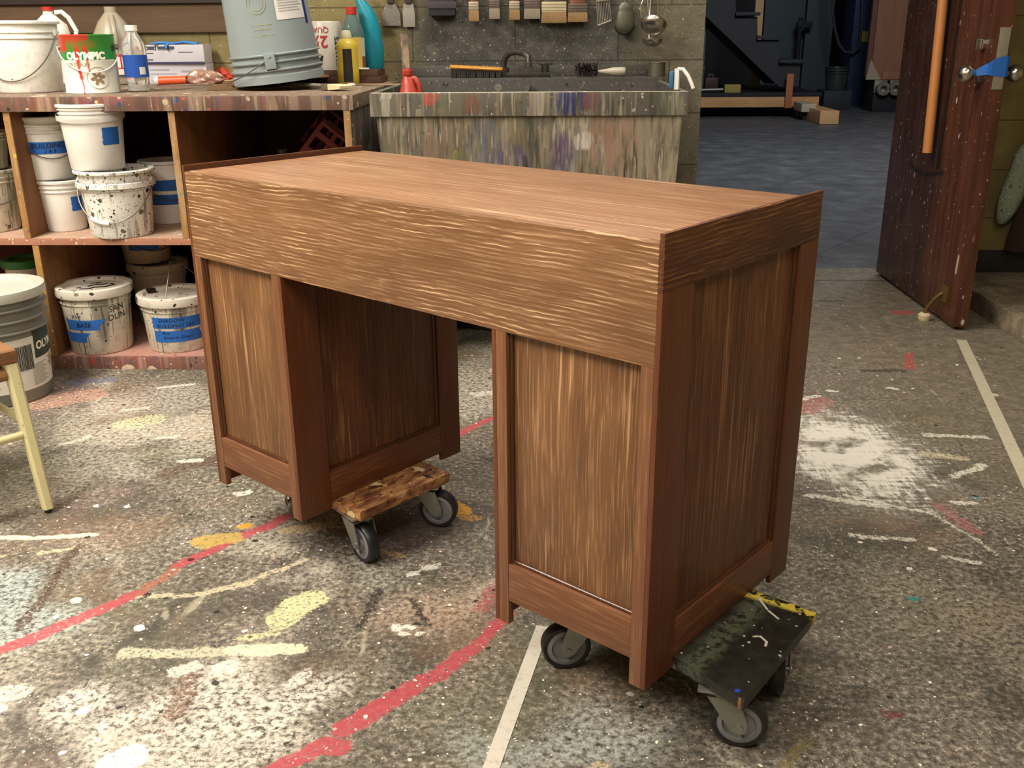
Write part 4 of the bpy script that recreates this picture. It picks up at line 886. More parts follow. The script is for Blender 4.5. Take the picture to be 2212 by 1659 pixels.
# things in the dark upper right bay
t = thing('clear_jug', 'clear crumpled plastic jug with a pale label in the dark upper right bay', 'jug', (-0.215, 1.62, SHZ))
gl_ = plain('cloudy_plastic', '6f6c68', 0.25); gl_.node_tree.nodes['Principled BSDF'].inputs['Transmission Weight'].default_value = 0.6
obj('jug_body', B().lathe([(0, 0.002), (0.085, 0.002), (0.095, 0.02), (0.092, 0.09), (0.098, 0.14), (0.07, 0.19), (0.035, 0.225), (0.02, 0.24), (0.02, 0.26)], 26, None, False), gl_, t)
lab(-0.5, 0.35, 0.08, 0.15, m_label, parent=t, rf=lambda z: 0.0965)
t = thing('crate', 'dark red plastic crate leaning on its corner in the upper right bay', 'crate', (0.02, 1.75, SHZ + 0.185), rot=(0.15, math.radians(40), 0.25))
cr = B(); w2, h2, d2 = 0.19, 0.10, 0.15
for z in (-h2, -0.03, 0.04, h2 - 0.012):
    for s in (-1, 1):
        cr.box((-w2, s * d2 - 0.006, z), (w2, s * d2 + 0.006, z + 0.022 if z < h2 - 0.02 else h2), 0.002); cr.box((s * w2 - 0.006, -d2, z), (s * w2 + 0.006, d2, z + 0.022), 0.002)
for i in range(7):
    xx = -w2 + 2 * w2 * i / 6
    for s in (-1, 1): cr.box((xx - 0.008, s * d2 - 0.005, -h2), (xx + 0.008, s * d2 + 0.005, h2), 0.001)
    cr.box((xx - 0.01, -d2, -h2), (xx + 0.01, d2, -h2 + 0.006))
obj('crate_body', cr, plain('crate_red', '7a1f1e', 0.45), t)

# ------------------------------------------------------------------ on the worktop
Z = TOPZ + 0.0005
t1 = tubpx('paint_pail', 'large white paint pail with thin wire bail at the left end of the worktop', 'pail', 68, 201, 132, 150, 44, Z, white('pail_white', 5, 0.12, 0.0, 0.3), bands=((0.76, 0.004), (0.84, 0.004)), rim=0.010, bail=('wire', -0.5, 0.16, 0))
# olympic can
cc_ = stand(204, 203, Z, 0.105); s = mpp(cc_); rc = 110 / 2 * s; hc = oy(200, 74, cc_.y).z - Z
can = thing('paint_can', 'white and green paint can with red drips down its front, on the worktop', 'can', tuple(cc_), facing(cc_))
def can_mat():
    n = NT('can_paint'); v = n.co(); s_ = n.sep(v)
    c = n.mix(n.step(s_[2], hc * 0.568, hc * 0.572), 'dcd9cf', '2f8a35')
    c = n.mix(n.math('MULTIPLY', n.step(s_[0], -0.02, 0.06), n.step(s_[2], hc * 0.56, hc * 0.55)), c, 'b9b7a8')
    wv = n.vm('ADD', v, n.vm('SCALE', n.noise(v, 40, 2, out='Color'), k=0.012))
    wv2 = n.node('ShaderNodeCombineXYZ'); q = n.sep(wv); n.set(wv2.inputs[0], q[0]); n.set(wv2.inputs[1], q[2])
    f = n.math('LESS_THAN', s_[1], 0.0)
    red = None
    for a, b, w_ in (((-0.085, hc), (-0.03, hc * 0.99), 0.02), ((-0.03, hc), (0.0, hc * 0.98), 0.012), ((-0.085, hc), (-0.075, hc * 0.80), 0.014), ((-0.037, hc * 0.95), (-0.028, hc * 0.3), 0.005), ((-0.028, hc * 0.4), (-0.024, hc * 0.02), 0.003), ((-0.008, hc * 0.95), (0.002, hc * 0.40), 0.003), ((-0.03, hc * 0.8), (-0.028, hc * 0.65), 0.009), ((-0.004, hc * 0.8), (-0.002, hc * 0.72), 0.009)):
        m = n.math('MULTIPLY', seg(n, wv2.outputs[0], a, b, w_, 0.003), f)
        c = n.mix(m, c, 'c03a2a')
    c = n.mix(n.math('MULTIPLY', n.math('MULTIPLY', seg(n, wv2.outputs[0], (-0.05, hc * 0.88), (0.02, hc * 0.86), 0.012, 0.01), f), 0.7), c, '8a6a2c')
    c = n.mix(n.math('MULTIPLY', seg(n, wv2.outputs[0], (0.088, hc * 0.82), (0.088, hc * 0.77), 0.006, 0.004), f), c, '141a16')
    return n.done(c, 0.32)
obj('can_body', B().lathe([(0, 0.003), (rc - 0.004, 0.003), (rc - 0.002, 0), (rc + 0.0015, 0.001), (rc + 0.0015, 0.005), (rc, 0.007), (rc, hc - 0.006), (rc + 0.0015, hc - 0.004), (rc + 0.001, hc), (rc - 0.006, hc), (rc - 0.008, hc - 0.006), (rc - 0.004, hc - 0.02), (rc - 0.004, 0.01), (0, 0.01)], 64, None, False), can_mat(), can)
crf = lambda z: rc
text_mesh('OLYMPIC', hc * 0.165, cylfn(crf, -0.14, hc * 0.635, 0, 0.001), white_ink, parent=can, bold=0.0022)
text_mesh('PREMIUM', hc * 0.095, cylfn(crf, -0.42, hc * 0.49, 0, 0.001), plain('olive_print', '8d8f6a', 0.5), parent=can)
lf = B()
for k in range(6):
    a = k * PI / 3 + 0.2; pts = []
    for q in range(13): t = PI * q / 12; pts.append((0.004 + 0.011 * (1 - math.cos(t)), 0.0055 * math.sin(t)))
    for q in range(11, 0, -1): t = PI * q / 12; pts.append((0.004 + 0.011 * (1 - math.cos(t)), -0.0055 * math.sin(t)))
    fnc = cylfn(crf, 0.22, hc * 0.27, a, 0.001); lf.bm.faces.new([lf.bm.verts.new(V(fnc(x_, y_))) for x_, y_ in pts])
obj('leaf_emblem', lf, plain('brown_print', '8a7458', 0.6), can, 80)
rg_ = B().tube([cylfn(crf, 0.22, hc * 0.27, 0, 0.001)(0.036 * math.cos(2 * PI * k / 40), 0.036 * math.sin(2 * PI * k / 40)) for k in range(40)], 0.0008, 4, True)
obj('emblem_ring', rg_, plain('pale_print', 'a39f90', 0.6), can)
pts = []
for k in range(25):
    t = PI * k / 24; dz = -hc * 0.42 * math.sin(t)
    pts.append(((rc + 0.008) * math.cos(t), -(rc + 0.008) * math.sin(t) * 0.98 - 0.002, hc * 0.78 + dz))
obj('bail_handle', B().tube(pts, 0.0022, 6).xf(Matrix.Rotation(0.08, 4, 'Z')), plain('white_wire', 'd8d6ce', 0.4), can)
for s_e in (-1, 1): obj('handle_ear', B().cyl((s_e * (rc - 0.001), 0, hc * 0.78), (s_e * (rc + 0.010), 0, hc * 0.78), 0.009, 14), dull, can)

def bottle(name, label, cat, cx, by, prof_px, z, mat, parts, sx=1.0, sy=1.0, turn=0.0, rb=None, tilt=None, at=None):
    """prof_px: (radius px, height px) outline measured in the photo"""
    rb = rb if rb is not None else prof_px[1][0]
    p = oz(cx, by, z); s_ = mpp(p); c_ = stand(cx, by, z, rb * s_ * 0.9)
    if at: c_ = V((at.x, at.y, z))
    s_ = mpp(c_)
    t_ = thing(name, label, cat, tuple(c_), facing(c_) + turn)
    if tilt: t_.rotation_euler = tilt
    K = (oy(cx, by - 100, c_.y).z - oy(cx, by, c_.y).z) / 100
    obj('bottle_body', B().lathe([(r_ * s_, h_ * K) for r_, h_ in prof_px], 36, None, False, sx=sx, sy=sy), mat, t_)
    return t_, s_, K
def glassy(name, col, tr=0.85, rough=0.12):
    n = NT(name); return n.done(rgb(col), rough, 0.0, Transmission_Weight=tr, IOR=1.2)
jug_pl = plain('milky_plastic', 'a39b88', 0.35, 0, 0.08); jug_pl.node_tree.nodes['Principled BSDF'].inputs['Subsurface Weight'].default_value = 0.0
t, s_, K = bottle('milk_jug', 'tall cloudy plastic jug with tapered neck standing behind the water bottle', 'jug', 262, 176, [(0, 1), (44, 1), (47, 6), (47, 78), (42, 104), (28, 134), (14, 152), (12, 154), (12, 166), (0, 166)], Z, jug_pl, None, sy=0.9, rb=44, at=oy(259, 176, 2.10))
obj('jug_handle', B().tube([(0.005, -44 * s_, 84 * K), (0.006, -50 * s_, 100 * K), (0.003, -40 * s_, 126 * K), (0.0, -16 * s_, 146 * K)], 6 * s_), jug_pl, t)
lab(-0.75, 0.85, 22 * K, 64 * K, plain('jug_label', 'd9d0c6', 0.5), parent=t, rf=lambda z: 47.3 * s_)
rl = B()
for a0_, a1_, z0, z1 in ((-0.1, 0.5, 60, 66), (0.13, 0.20, 36, 66), (-0.1, 0.5, 34, 37)):
    rl.patch(lambda u, v_: (48.0 * s_ * math.cos(-PI / 2 + a0_ + (a1_ - a0_) * u), 48.0 * s_ * math.sin(-PI / 2 + a0_ + (a1_ - a0_) * u), (z0 + (z1 - z0) * v_) * K), 10, 1)
obj('red_print', rl, plain('red_print', 'b3302e', 0.5), t, 80)
t, s_, K = bottle('jug', 'white jug with a red cap and side handle behind the large white pail', 'jug', 128, 182, [(0, 1), (34, 1), (38, 6), (38, 105), (34, 130), (14, 150), (10, 153), (10, 160)], Z, m_white, None, rb=36, at=oy(128, 182, 2.02))
obj('cap', B().cyl((0, 0, 160 * K), (0, 0, 168 * K), 12 * s_), plain('red_cap', 'b5302c', 0.4), t)
obj('jug_handle', B().tube([(12 * s_, 0, 156 * K), (26 * s_, 0, 158 * K), (38 * s_, 0, 146 * K), (50 * s_, 0, 118 * K), (46 * s_, 0, 98 * K), (34 * s_, 0, 94 * K)], 5 * s_), m_white, t)
# water bottle
clear = glassy('clear_bottle', 'e6e6e2', 0.8, 0.08)
t, s_, K = bottle('water_bottle', 'clear plastic water bottle with white cap and blue label', 'bottle', 301, 199, [(0, 3), (17, 1), (22, 3), (23, 12), (21, 16), (23, 22), (23, 28), (24, 76), (25, 84), (24, 100), (20, 112), (13, 124), (11, 128), (11, 134)], Z, clear, None, rb=22)
obj('cap', B().cyl((0, 0, 131 * K), (0, 0, 143 * K), 12.5 * s_, 24), plain('white_cap', 'e6e3da', 0.4), t)
lab(-PI, PI, 32 * K, 80 * K, plain('blue_label', '1f4c9e', 0.4), parent=t, rf=lambda z: 24.3 * s_)
lab(0.25, 0.78, 38 * K, 54 * K, m_label, parent=t, rf=lambda z: 24.8 * s_)
lb = B()
for i in range(9):
    zz = (74 - i * 4.4) * K; a0_, a1_ = -0.75, 0.1 + 0.25 * ((i * 5) % 3)
    lb.patch(lambda u, v_: (24.9 * s_ * math.cos(-PI / 2 + a0_ + (a1_ - a0_) * u), 24.9 * s_ * math.sin(-PI / 2 + a0_ + (a1_ - a0_) * u), zz + 0.0022 * v_), 8, 1)
obj('small_print', lb, plain('pale_blue_print', '8fa8d6', 0.5), t, 80)
# two boxes of gloves
def gbox(label, x0, x1, ytop, ybot, ydepth, z, h, seed, turn):
    p = oy(x0, ybot, ydepth); q = oy(x1, ybot, ydepth); wdt = (q - p).length
    t_ = thing('glove_box', label, 'box', (p.x, ydepth, z), turn, 'boxes of disposable gloves on the worktop')
    obj('carton', B().box((0, 0, 0), (wdt, 0.115, h), 0.002), plain('carton_white', 'bdbcc4', 0.55, 0, 0.05), t_)
    return t_, wdt
yb = 2.10
z1_ = oy(400, 137, yb).z - Z
g2_, wd = gbox('lower white glove box, pale printed side, under the box with the blue glove', 322, 446, 138, 170, yb, Z, z1_, 1, 0.06)
g1_, wd1 = gbox('upper white glove box with a blue glove lying on its top', 316, 441, 97, 136, yb - 0.01, Z + z1_ + 0.0008, oy(400, 97, yb).z - Z - z1_, 2, 0.04)
hb_ = oy(400, 97, yb).z - Z - z1_
obj('printed_band', B().box((0.001, -0.0012, 0.0), (wd1 - 0.001, -0.0002, 0.006)), plain('navy_print', '3b3f6b', 0.5), g1_)
pr = B()
for i, (x0, x1, zf, tk) in enumerate(((0.004, 0.048, 0.76, 0.0025), (0.004, 0.048, 0.9, 0.0025), (0.004, 0.0075, 0.83, 0.018), (0.0445, 0.048, 0.83, 0.018), (0.012, 0.040, 0.83, 0.008), (0.055, 0.125, 0.85, 0.010), (0.055, 0.12, 0.74, 0.002), (0.006, 0.035, 0.55, 0.003), (0.006, 0.03, 0.2, 0.0035), (0.14, 0.2, 0.6, 0.002))):
    pr.box((x0, -0.0016, hb_ * zf - tk / 2), (x1, -0.0003, hb_ * zf + tk / 2))
obj('print', pr, plain('ink_print', '3f3f4c', 0.6), g1_)
pr = B()
for x0, x1, zf, tk in ((0.01, 0.09, 0.7, 0.004), (0.01, 0.12, 0.5, 0.0025), (0.14, 0.20, 0.62, 0.006), (0.01, 0.10, 0.15, 0.0025)):
    pr.box((x0, -0.0016, z1_ * zf - tk / 2), (x1, -0.0003, z1_ * zf + tk / 2))
obj('print', pr, plain('faint_print', '9a9aa0', 0.6), g2_)
gp = oy(385, 94, yb + 0.03); zt = Z + z1_ + 0.0008 + hb_
gv = thing('rubber_glove', 'thin blue disposable glove draped across the upper glove box', 'glove', (gp.x, yb + 0.03, zt))
gb = B()
gb.loft([[(x, yy * math.cos(t_) * 0.03, 0.007 + 0.006 * math.sin(t_) + 0.003 * math.sin(x * 60)) for t_ in [2 * PI * q / 14 for q in range(14)]] for x, yy in ((-0.06, 0.5), (-0.05, 0.8), (-0.02, 1.0), (0.03, 0.9), (0.075, 0.8), (0.085, 0.5))])
for i, (a, L) in enumerate(((-0.5, 0.05), (-0.25, 0.06), (0.0, 0.055), (0.25, 0.05), (0.9, 0.04))):
    st_ = V((-0.052, -0.02 + 0.011 * i, 0.007)); d_ = V((-math.cos(a), math.sin(a) - 0.3, -0.05)).normalized()
    gb.tube([st_, st_ + d_ * L * 0.5 + V((0, 0, 0.002)), st_ + d_ * L], [0.0065, 0.006, 0.004], 8)
gb.tube([(-0.03, -0.03, 0.006), (-0.038, -0.048, -0.006), (-0.032, -0.052, -0.014)], [0.007, 0.006, 0.004], 8)
obj('glove_shell', gb, plain('glove_blue', '3f7fc4', 0.5), gv)
# big upside-down pail on the worktop
m_pg = plain('pale_grey_plastic', '8b979a', 0.33, 0, 0.05)
cb_ = stand(605, 184, Z + 0.02, 0.165); s = mpp(cb_)
pl = thing('upturned_pail', 'large pale blue-grey pail standing upside down and tilted on cardboard', 'pail', tuple(cb_ + V((0, 0, 0.010))), rot=(math.radians(1.0), math.radians(-6.0), facing(cb_)))
R1, R0, HP = 94 * s, 84 * s, 0.42
rfp = lambda z: R1 - (R1 - R0) * z / HP
pr = [(R1 - 0.004, 0.0), (R1 + 0.004, 0.0), (R1 + 0.004, 0.026), (R1 - 0.002, 0.032)]
for z in (0.046, 0.074, 0.098): pr += [(rfp(z) - 0.0005, z - 0.005), (rfp(z) + 0.009, z - 0.003), (rfp(z) + 0.010, z + 0.001), (rfp(z + 0.004), z + 0.004)]
pr += [(rfp(0.12), 0.12), (R0, HP - 0.004), (R0 - 0.006, HP), (0, HP - 0.006), (0, HP - 0.012), (R0 - 0.008, HP - 0.01), (R1 - 0.008, 0.01), (R1 - 0.004, 0.0)]
obj('pail_body', B().lathe(pr, 64, None, False), m_pg, pl)
obj('handle_ear', B().box((-0.022, -rfp(0.08) - 0.016, 0.050), (0.016, -rfp(0.08) + 0.004, 0.104), 0.004).xf(Matrix.Rotation(-0.10, 4, 'Z')), m_pg, pl)
obj('bail_handle', B().tube([(-0.014, -R1 - 0.012, 0.092), (-0.06, -R1 - 0.002, 0.066), (-0.125, -R1 * 0.82 - 0.012, 0.036), (-0.17, -R1 * 0.5, 0.02), (-0.19, -R1 * 0.1, 0.008)], 0.0022, 6), wire, pl)
lab(0.20, 0.98, 0.21, 0.42, plain('white_label', 'd6d6d2', 0.5), parent=pl, rf=rfp)
lab(0.99, 1.10, 0.19, 0.40, plain('navy_label', '27306e', 0.5), parent=pl, rf=rfp)
ln = B()
for i in range(20):
    z0 = 0.405 - i * 0.0088
    if 0.285 < z0 < 0.30: continue
    a1_ = 0.78 + 0.12 * ((i * 7) % 3) / 2
    ln.patch(lambda u, v_: ((rfp(z0) + 0.0024) * math.cos(-PI / 2 + 0.27 + (a1_ - 0.27) * u), (rfp(z0) + 0.0024) * math.sin(-PI / 2 + 0.27 + (a1_ - 0.27) * u), z0 + 0.0018 * v_), 10, 1)
obj('small_print', ln, plain('print_grey', '8a8d92', 0.6), pl, 80)
em = B().tube([cylfn(rfp, -0.22, 0.27, 0, 0.001)(0.034 * math.cos(2 * PI * k / 32), 0.034 * math.sin(2 * PI * k / 32)) for k in range(32)], 0.0009, 4, True)
em.tube([cylfn(rfp, -0.22, 0.27, 0, 0.001)(0.024 * math.cos(2 * PI * k / 32), 0.024 * math.sin(2 * PI * k / 32)) for k in range(32)], 0.0006, 4, True)
for zz, l_ in ((0.165, 0.04), (0.185, 0.03), (0.20, 0.035), (0.35, 0.05), (0.385, 0.05)): em.tube([cylfn(rfp, -0.18, zz, 0, 0.001)(x_, 0) for x_ in (-l_, 0, l_)], 0.0008, 4)
obj('yellow_stamp', em, plain('yellow_print', 'b3b07a', 0.6), pl)
# cardboard sheets under it, sticks and a brush beside it
m_card = wood('cardboard', 'x', '8a6845', '5c4330', 'b8946a', 0.1, 0.2, blotch=0.8, seed=2, rough=0.7)
def sheet(name, label, pix, z, th, mat, cat, wave=0.0, group=None, rise=0.0):
    pts = [oz(x, y, z) for x, y in pix]; c0 = sum(pts, V()) / len(pts); c0.z = z
    t_ = thing(name, label, cat, tuple(c0), 0, group)
    bb = B(); n_ = 18
    a, b_, c_, d_ = [p - c0 for p in pts]
    f = lambda u, v_, dz: (a.lerp(b_, u)).lerp(d_.lerp(c_, u), v_) + V((0, 0, dz + rise * u + wave * abs(math.sin(u * 5.2 + z * 40)) * (1 - 0.6 * v_)))
    bb.loft([[f(i / n_, 0, 0), f(i / n_, 1, 0), f(i / n_, 1, th), f(i / n_, 0, th)] for i in range(n_ + 1)])
    obj('sheet', bb, mat, t_, 30); return t_
sheet('cardboard_sheet', 'brown cardboard sheet lying flat at the front under the upturned pail', [(448, 196), (668, 190), (700, 160), (480, 166)], Z, 0.004, m_card, 'cardboard')
sheet('cardboard_sheet', 'buckled brown cardboard sheet on top of the flat one, under the upturned pail', [(500, 188), (712, 180), (700, 160), (500, 162)], Z + 0.006, 0.0035, m_card, 'cardboard', 0.004, rise=0.024)
bp = oz(748, 196, Z)
br = thing('paint_brush', 'wide old paint brush with cream bristles lying at the worktop corner', 'brush', tuple(bp + V((0, 0, 0.012))), math.radians(148))
obj('bristles', B().loft([[(x, w_ * sx_, t_ * sz_ + 0.0) for sx_, sz_ in ((-1, -1), (1, -1), (1, 1), (-1, 1))] for x, w_, t_ in ((0, 0.034, 0.004), (0.03, 0.034, 0.008), (0.065, 0.027, 0.010))]), plain('cream_bristle', 'cfc39a', 0.8, var=0.3, scale=120), br)
obj('ferrule', B().box((0.066, -0.027, -0.010), (0.10, 0.027, 0.010), 0.002), plain('rusty_metal', '6f675a', 0.5, 0.5), br)
obj('handle', B().loft([[(x, w_ * math.cos(t_), 0.007 * math.sin(t_) + 0.001 + x * 0.02) for t_ in [2 * PI * q / 12 for q in range(12)]] for x, w_ in ((0.101, 0.020), (0.13, 0.013), (0.18, 0.012), (0.24, 0.016), (0.27, 0.010))]), plain('grey_wood', '6e675a', 0.7), br)
sc = thing('tissue_scrap', 'small white paper scrap at the worktop corner by the yellow bottle', 'paper', tuple(oz(758, 188, Z) + V((0, 0, 0.006))))
obj('paper', B().lathe([(0, -0.005), (0.016, -0.004), (0.02, 0.002), (0.012, 0.008), (0, 0.009)], 9, None, False, sy=0.5), plain('tissue', 'd9d3c6', 0.8), sc)
sk = oz(482, 182, Z)
st_ = thing('wooden_skewer', 'thin pale stick with a white tip in front of the upturned pail', 'stick', tuple(sk + V((-0.01, 0, 0.012))))
obj('shaft', B().tube([(0, 0, 0), (0.06, 0.03, 0.004)], 0.003, 8), plain('pale_wood', 'c2a882', 0.6), st_)
obj('tip', B().lathe([(0, -0.009), (0.007, -0.006), (0.009, 0), (0.007, 0.006), (0, 0.009)], 14, None, False), m_white, st_)
# wrapped orange roller and red rags
o1 = oz(337, 186, Z)
ro = thing('roller_handle', 'orange handled tool with a white end wrapped in a clear crumpled bag', 'tool', tuple(o1 + V((0, 0.02, 0.019))), math.radians(9))
m_or = plain('orange_plastic', 'd8552b', 0.4)
obj('handle', B().cyl((0.004, 0, 0), (0.115, 0, 0.003), 0.0165, 24), m_or, ro)
obj('end_cap', B().lathe([(0, -0.012), (0.012, -0.011), (0.018, -0.004), (0.018, 0.006), (0, 0.006)], 24, Matrix.Rotation(PI / 2, 4, 'Y'), False), plain('pearl_white', 'cfcfcf', 0.3), ro)
def crumple(sx_, sy_, sz_, seed_, amp=0.25, n_=26):
    bb = B(); random.seed(seed_); ph = [random.uniform(0, 6) for _ in range(6)]; rings = []
    for i in range(n_ + 1):
        u = PI * i / n_; ring = []
        for j in range(32):
            t_ = 2 * PI * j / 32
            k_ = 1 + amp * (0.5 * math.sin(3 * t_ + ph[0] + 4 * u) + 0.35 * math.sin(7 * t_ + ph[1] - 6 * u) + 0.3 * math.sin(5 * u + ph[2]) + 0.25 * math.sin(11 * t_ + 9 * u + ph[3]))
            ring.append((sx_ * math.cos(u) * (1 + 0.1 * math.sin(4 * t_)), sy_ * math.sin(u) * math.cos(t_) * k_, max(-sz_ * 0.6, sz_ * math.sin(u) * math.sin(t_) * k_)))
        rings.append(ring)
    return bb.loft(rings)
m_bag = plain('bag_pinkish', 'b78f7c', 0.25, 0, 0.3, 40); m_bag.node_tree.nodes['Principled BSDF'].inputs['Transmission Weight'].default_value = 0.35
obj('bag', crumple(0.075, 0.030, 0.034, 4).xf(Matrix.Translation((0.185, 0.01, 0.006))), m_bag, ro)
w1 = oz(444, 172, Z)
tw = thing('cloth_bundle', 'tan knotted cloth on top of the orange bundle in front of the glove boxes', 'cloth', tuple(w1 + V((-0.01, 0.02, 0.052))))
obj('cloth', B().tube([(-0.035, 0.0, 0.045), (-0.02, 0.004, 0.030), (0.0, 0.0, 0.012), (0.03, -0.006, 0.0), (0.05, 0.0, -0.01)], [0.008, 0.011, 0.015, 0.013, 0.008], 12).tube([(-0.04, -0.004, 0.0), (0.0, -0.012, 0.004), (0.035, -0.006, 0.016), (0.06, 0.0, 0.01)], [0.006, 0.01, 0.01, 0.006], 12), plain('tan_cloth', 'a88462', 0.8), tw)
w2_ = oz(478, 178, Z)
rg2 = thing('red_rag', 'orange-red rag bunched against the left side of the upturned pail', 'rag', tuple(w2_ + V((0.0, 0.03, 0.020))))
obj('cloth', crumple(0.050, 0.045, 0.034, 9, 0.35), plain('red_cloth', 'b5432f', 0.7, var=0.35, scale=40), rg2)
bg = oz(478, 165, Z)
bgx = thing('plastic_bag', 'crumpled cloudy plastic bag between glove boxes and upturned pail', 'bag', tuple(bg + V((0, 0.05, 0.036))))
obj('bag_film', crumple(0.075, 0.06, 0.060, 12, 0.3), m_bag, bgx)

# upturned white tub with measuring print
YM = 2.135; cw = oy(708, 146, YM); cw.z = Z + 0.0005; s = mpp(cw); hw_ = oy(708, 46, cw.y).z - Z
ut = thing('measuring_tub', 'translucent white measuring tub standing upside down beside the grey pail', 'tub', tuple(cw), facing(cw))
ra, rb_ = 37 * s, 33 * s; rfu = lambda z: ra - (ra - rb_) * z / hw_
obj('tub_body', B().lathe([(ra - 0.003, 0), (ra + 0.004, 0), (ra + 0.004, 0.006), (ra, 0.010), (rb_, hw_ - 0.008), (rb_ - 0.006, hw_), (0, hw_), (0, hw_ - 0.004), (rb_ - 0.006, hw_ - 0.006), (ra - 0.003, 0.01), (ra - 0.003, 0)], 48, None, False), white('tub_milky', 12, 0.03, 0, 0.1, 'c4bfb4', 'b9b4a8'), ut)
text_mesh('2½', hw_ * 0.27, cylfn(rfu, -0.52, hw_ * 0.68, PI), plain('red_ink', 'b3383c', 0.5), parent=ut, bold=0.0012)
text_mesh('QUART', hw_ * 0.13, cylfn(rfu, -0.58, hw_ * 0.86, PI), plain('red_ink', 'b3383c', 0.5), parent=ut)
text_mesh('M', hw_ * 0.22, cylfn(rfu, -0.46, hw_ * 0.38, PI), ink, parent=ut, shear=0.2, bold=0.0008)
text_mesh('QUARTS', hw_ * 0.13, cylfn(rfu, 0.72, hw_ * 0.50, PI / 2), ink, parent=ut, bold=0.0006)

# boards piled against the wall, carrying the bottles
YB = 2.10
def raised(px, py, y=YB): return oy(px, py, y)
zb1 = raised(740, 150).z
bx0, bx1 = raised(655, 150).x, raised(826, 150).x
for i, (za, zb_, lb) in enumerate(((Z, (Z + zb1) / 2 - 0.0003, 'brown board lying against the wall under the bottles, lower of two'), ((Z + zb1) / 2, zb1 - 0.0006, 'brown board lying against the wall under the bottles, upper of two'))):
    t = thing('wooden_board', lb, 'board', ((bx0 + bx1) / 2, YB + 0.03, za), 0, 'boards under the bottles at the back of the worktop')
    obj('board', B().box(((bx0 - bx1) / 2, -0.085, 0), ((bx1 - bx0) / 2 - 0.01 * i, 0.10, zb_ - za), 0.002), plain('brown_board', '5f4232', 0.6, 0, 0.25, 30), t)
# bottles at the right end of the worktop
tealp = plain('teal_plastic', '1f93a8', 0.32, 0, 0.1); tealp.node_tree.nodes['Principled BSDF'].inputs['Transmission Weight'].default_value = 0.2
p = oy(809, 150, 2.15); p.z = zb1; s = mpp(p); K = s / 0.96
tb = thing('detergent_bottle', 'tall curved teal bottle at the back corner of the worktop', 'bottle', tuple(p), facing(p))
rings = []
for z_, xo, rx in ((0, 0, 18), (6, 0, 21), (40, 1, 21), (75, -3, 21), (100, -8, 19), (118, -14, 16), (132, -22, 10), (140, -26, 7), (150, -28, 7)):
    rings.append([((xo + rx * math.cos(t_)) * s, rx * 0.75 * s * math.sin(t_), z_ * K) for t_ in [2 * PI * q / 28 for q in range(28)]])
obj('bottle_body', B().loft(rings), tealp, tb)
obj('cap', B().cyl((-28 * s, 0, 150.2 * K), (-28 * s, 0, 162 * K), 9 * s), plain('white_cap', 'e6e3da', 0.4), tb)
blu = glassy('bluish_clear', '8fb0b4', 0.7, 0.1)
t, s_, K = bottle('syrup_bottle', 'clear bottle with red cap and yellow label at the back of the worktop', 'bottle', 769, 151, [(0, 1), (22, 0), (25, 4), (25, 70), (24, 84), (18, 100), (12, 112), (10, 118), (0, 118)], zb1, blu, None, rb=24, at=oy(766, 150, 2.075))
obj('cap', B().cyl((0, 0, 118.5 * K), (0, 0, 134 * K), 11 * s_, 28), plain('red_cap', 'b5302c', 0.4), t)
lab(-0.9, 0.75, 4 * K, 70 * K, plain('yellow_label', 'd8bc6a', 0.5), parent=t, rf=lambda z: 25.4 * s_)
lab(0.76, 1.25, 4 * K, 28 * K, plain('amber_liquid', '8f5326', 0.3), parent=t, rf=lambda z: 25.3 * s_)
lab(0.76, 1.25, 29 * K, 69 * K, m_label, parent=t, rf=lambda z: 25.3 * s_)
obj('round_badge', B().tube([cylfn(lambda z: 25.8 * s_, -0.15, 42 * K, 0, 0.001)(0.022 * math.cos(2 * PI * k / 28), 0.028 * math.sin(2 * PI * k / 28)) for k in range(28)], 0.0012, 4, True), plain('dark_green', '24382a', 0.5), t)
ye = plain('yellow_plastic', 'd8c145', 0.38, 0, 0.08)
t, s_, K = bottle('squeeze_bottle', 'yellow squeeze bottle with white cap and black label strip', 'bottle', 754, 182, [(0, 1), (20, 0), (23, 4), (23.5, 30), (21.5, 60), (22, 78), (21, 88), (14, 96), (11, 98), (11, 104)], Z, ye, None, rb=23)
obj('cap', B().lathe([(0, 98.3 * K), (11.5 * s_, 98.3 * K), (12 * s_, 104 * K), (9 * s_, 115 * K), (0, 116 * K)], 28, None, False), plain('cream_cap', 'ded7b8', 0.45), t)
lab(-0.42, 0.42, 5 * K, 76 * K, plain('black_label', '2a2420', 0.5), parent=t, rf=lambda z: (23.5 if z < 30 * K else 22.6) * s_, e=0.0016)
# paddle, paint stirrers, poking out over the sink
def plank(name, label, x0, y0, x1, y1, z, w_, th, mat, rnd=0.004, over=0.0):
    a, b_ = oz(x0, y0, z), oz(x1, y1, z); d_ = b_ - a
    t_ = thing(name, label, 'stick', tuple(a), math.atan2(d_.y, d_.x))
    obj('shaft', B().box((0, -w_ / 2, 0), (d_.length, w_ / 2, th), rnd), mat, t_); return t_
m_pale = wood('pale_stick', 'x', 'b79a72', '8a6a48', 'd6bd96', 0.2, 0.3, blotch=0.4, seed=5, rough=0.6)
plank('wooden_paddle', 'pale rounded wooden paddle sticking out over the sink corner', 722, 171, 842, 166, Z + 0.0005, 0.055, 0.020, m_pale, 0.008)
plank('stirring_stick', 'long thin pale stirring stick reaching from worktop over the sink', 700, 184, 864, 184, Z + 0.0008, 0.012, 0.006, m_pale, 0.001)
q0 = oy(782, 148, 2.035); t = thing('marker_pen', 'short white pen lying at the front of the boards under the bottles', 'pen', (q0.x, 2.03, zb1)); obj('barrel', B().cyl((-0.03, 0, 0.0045), (0.03, 0.002, 0.0045), 0.004, 10), m_white, t)

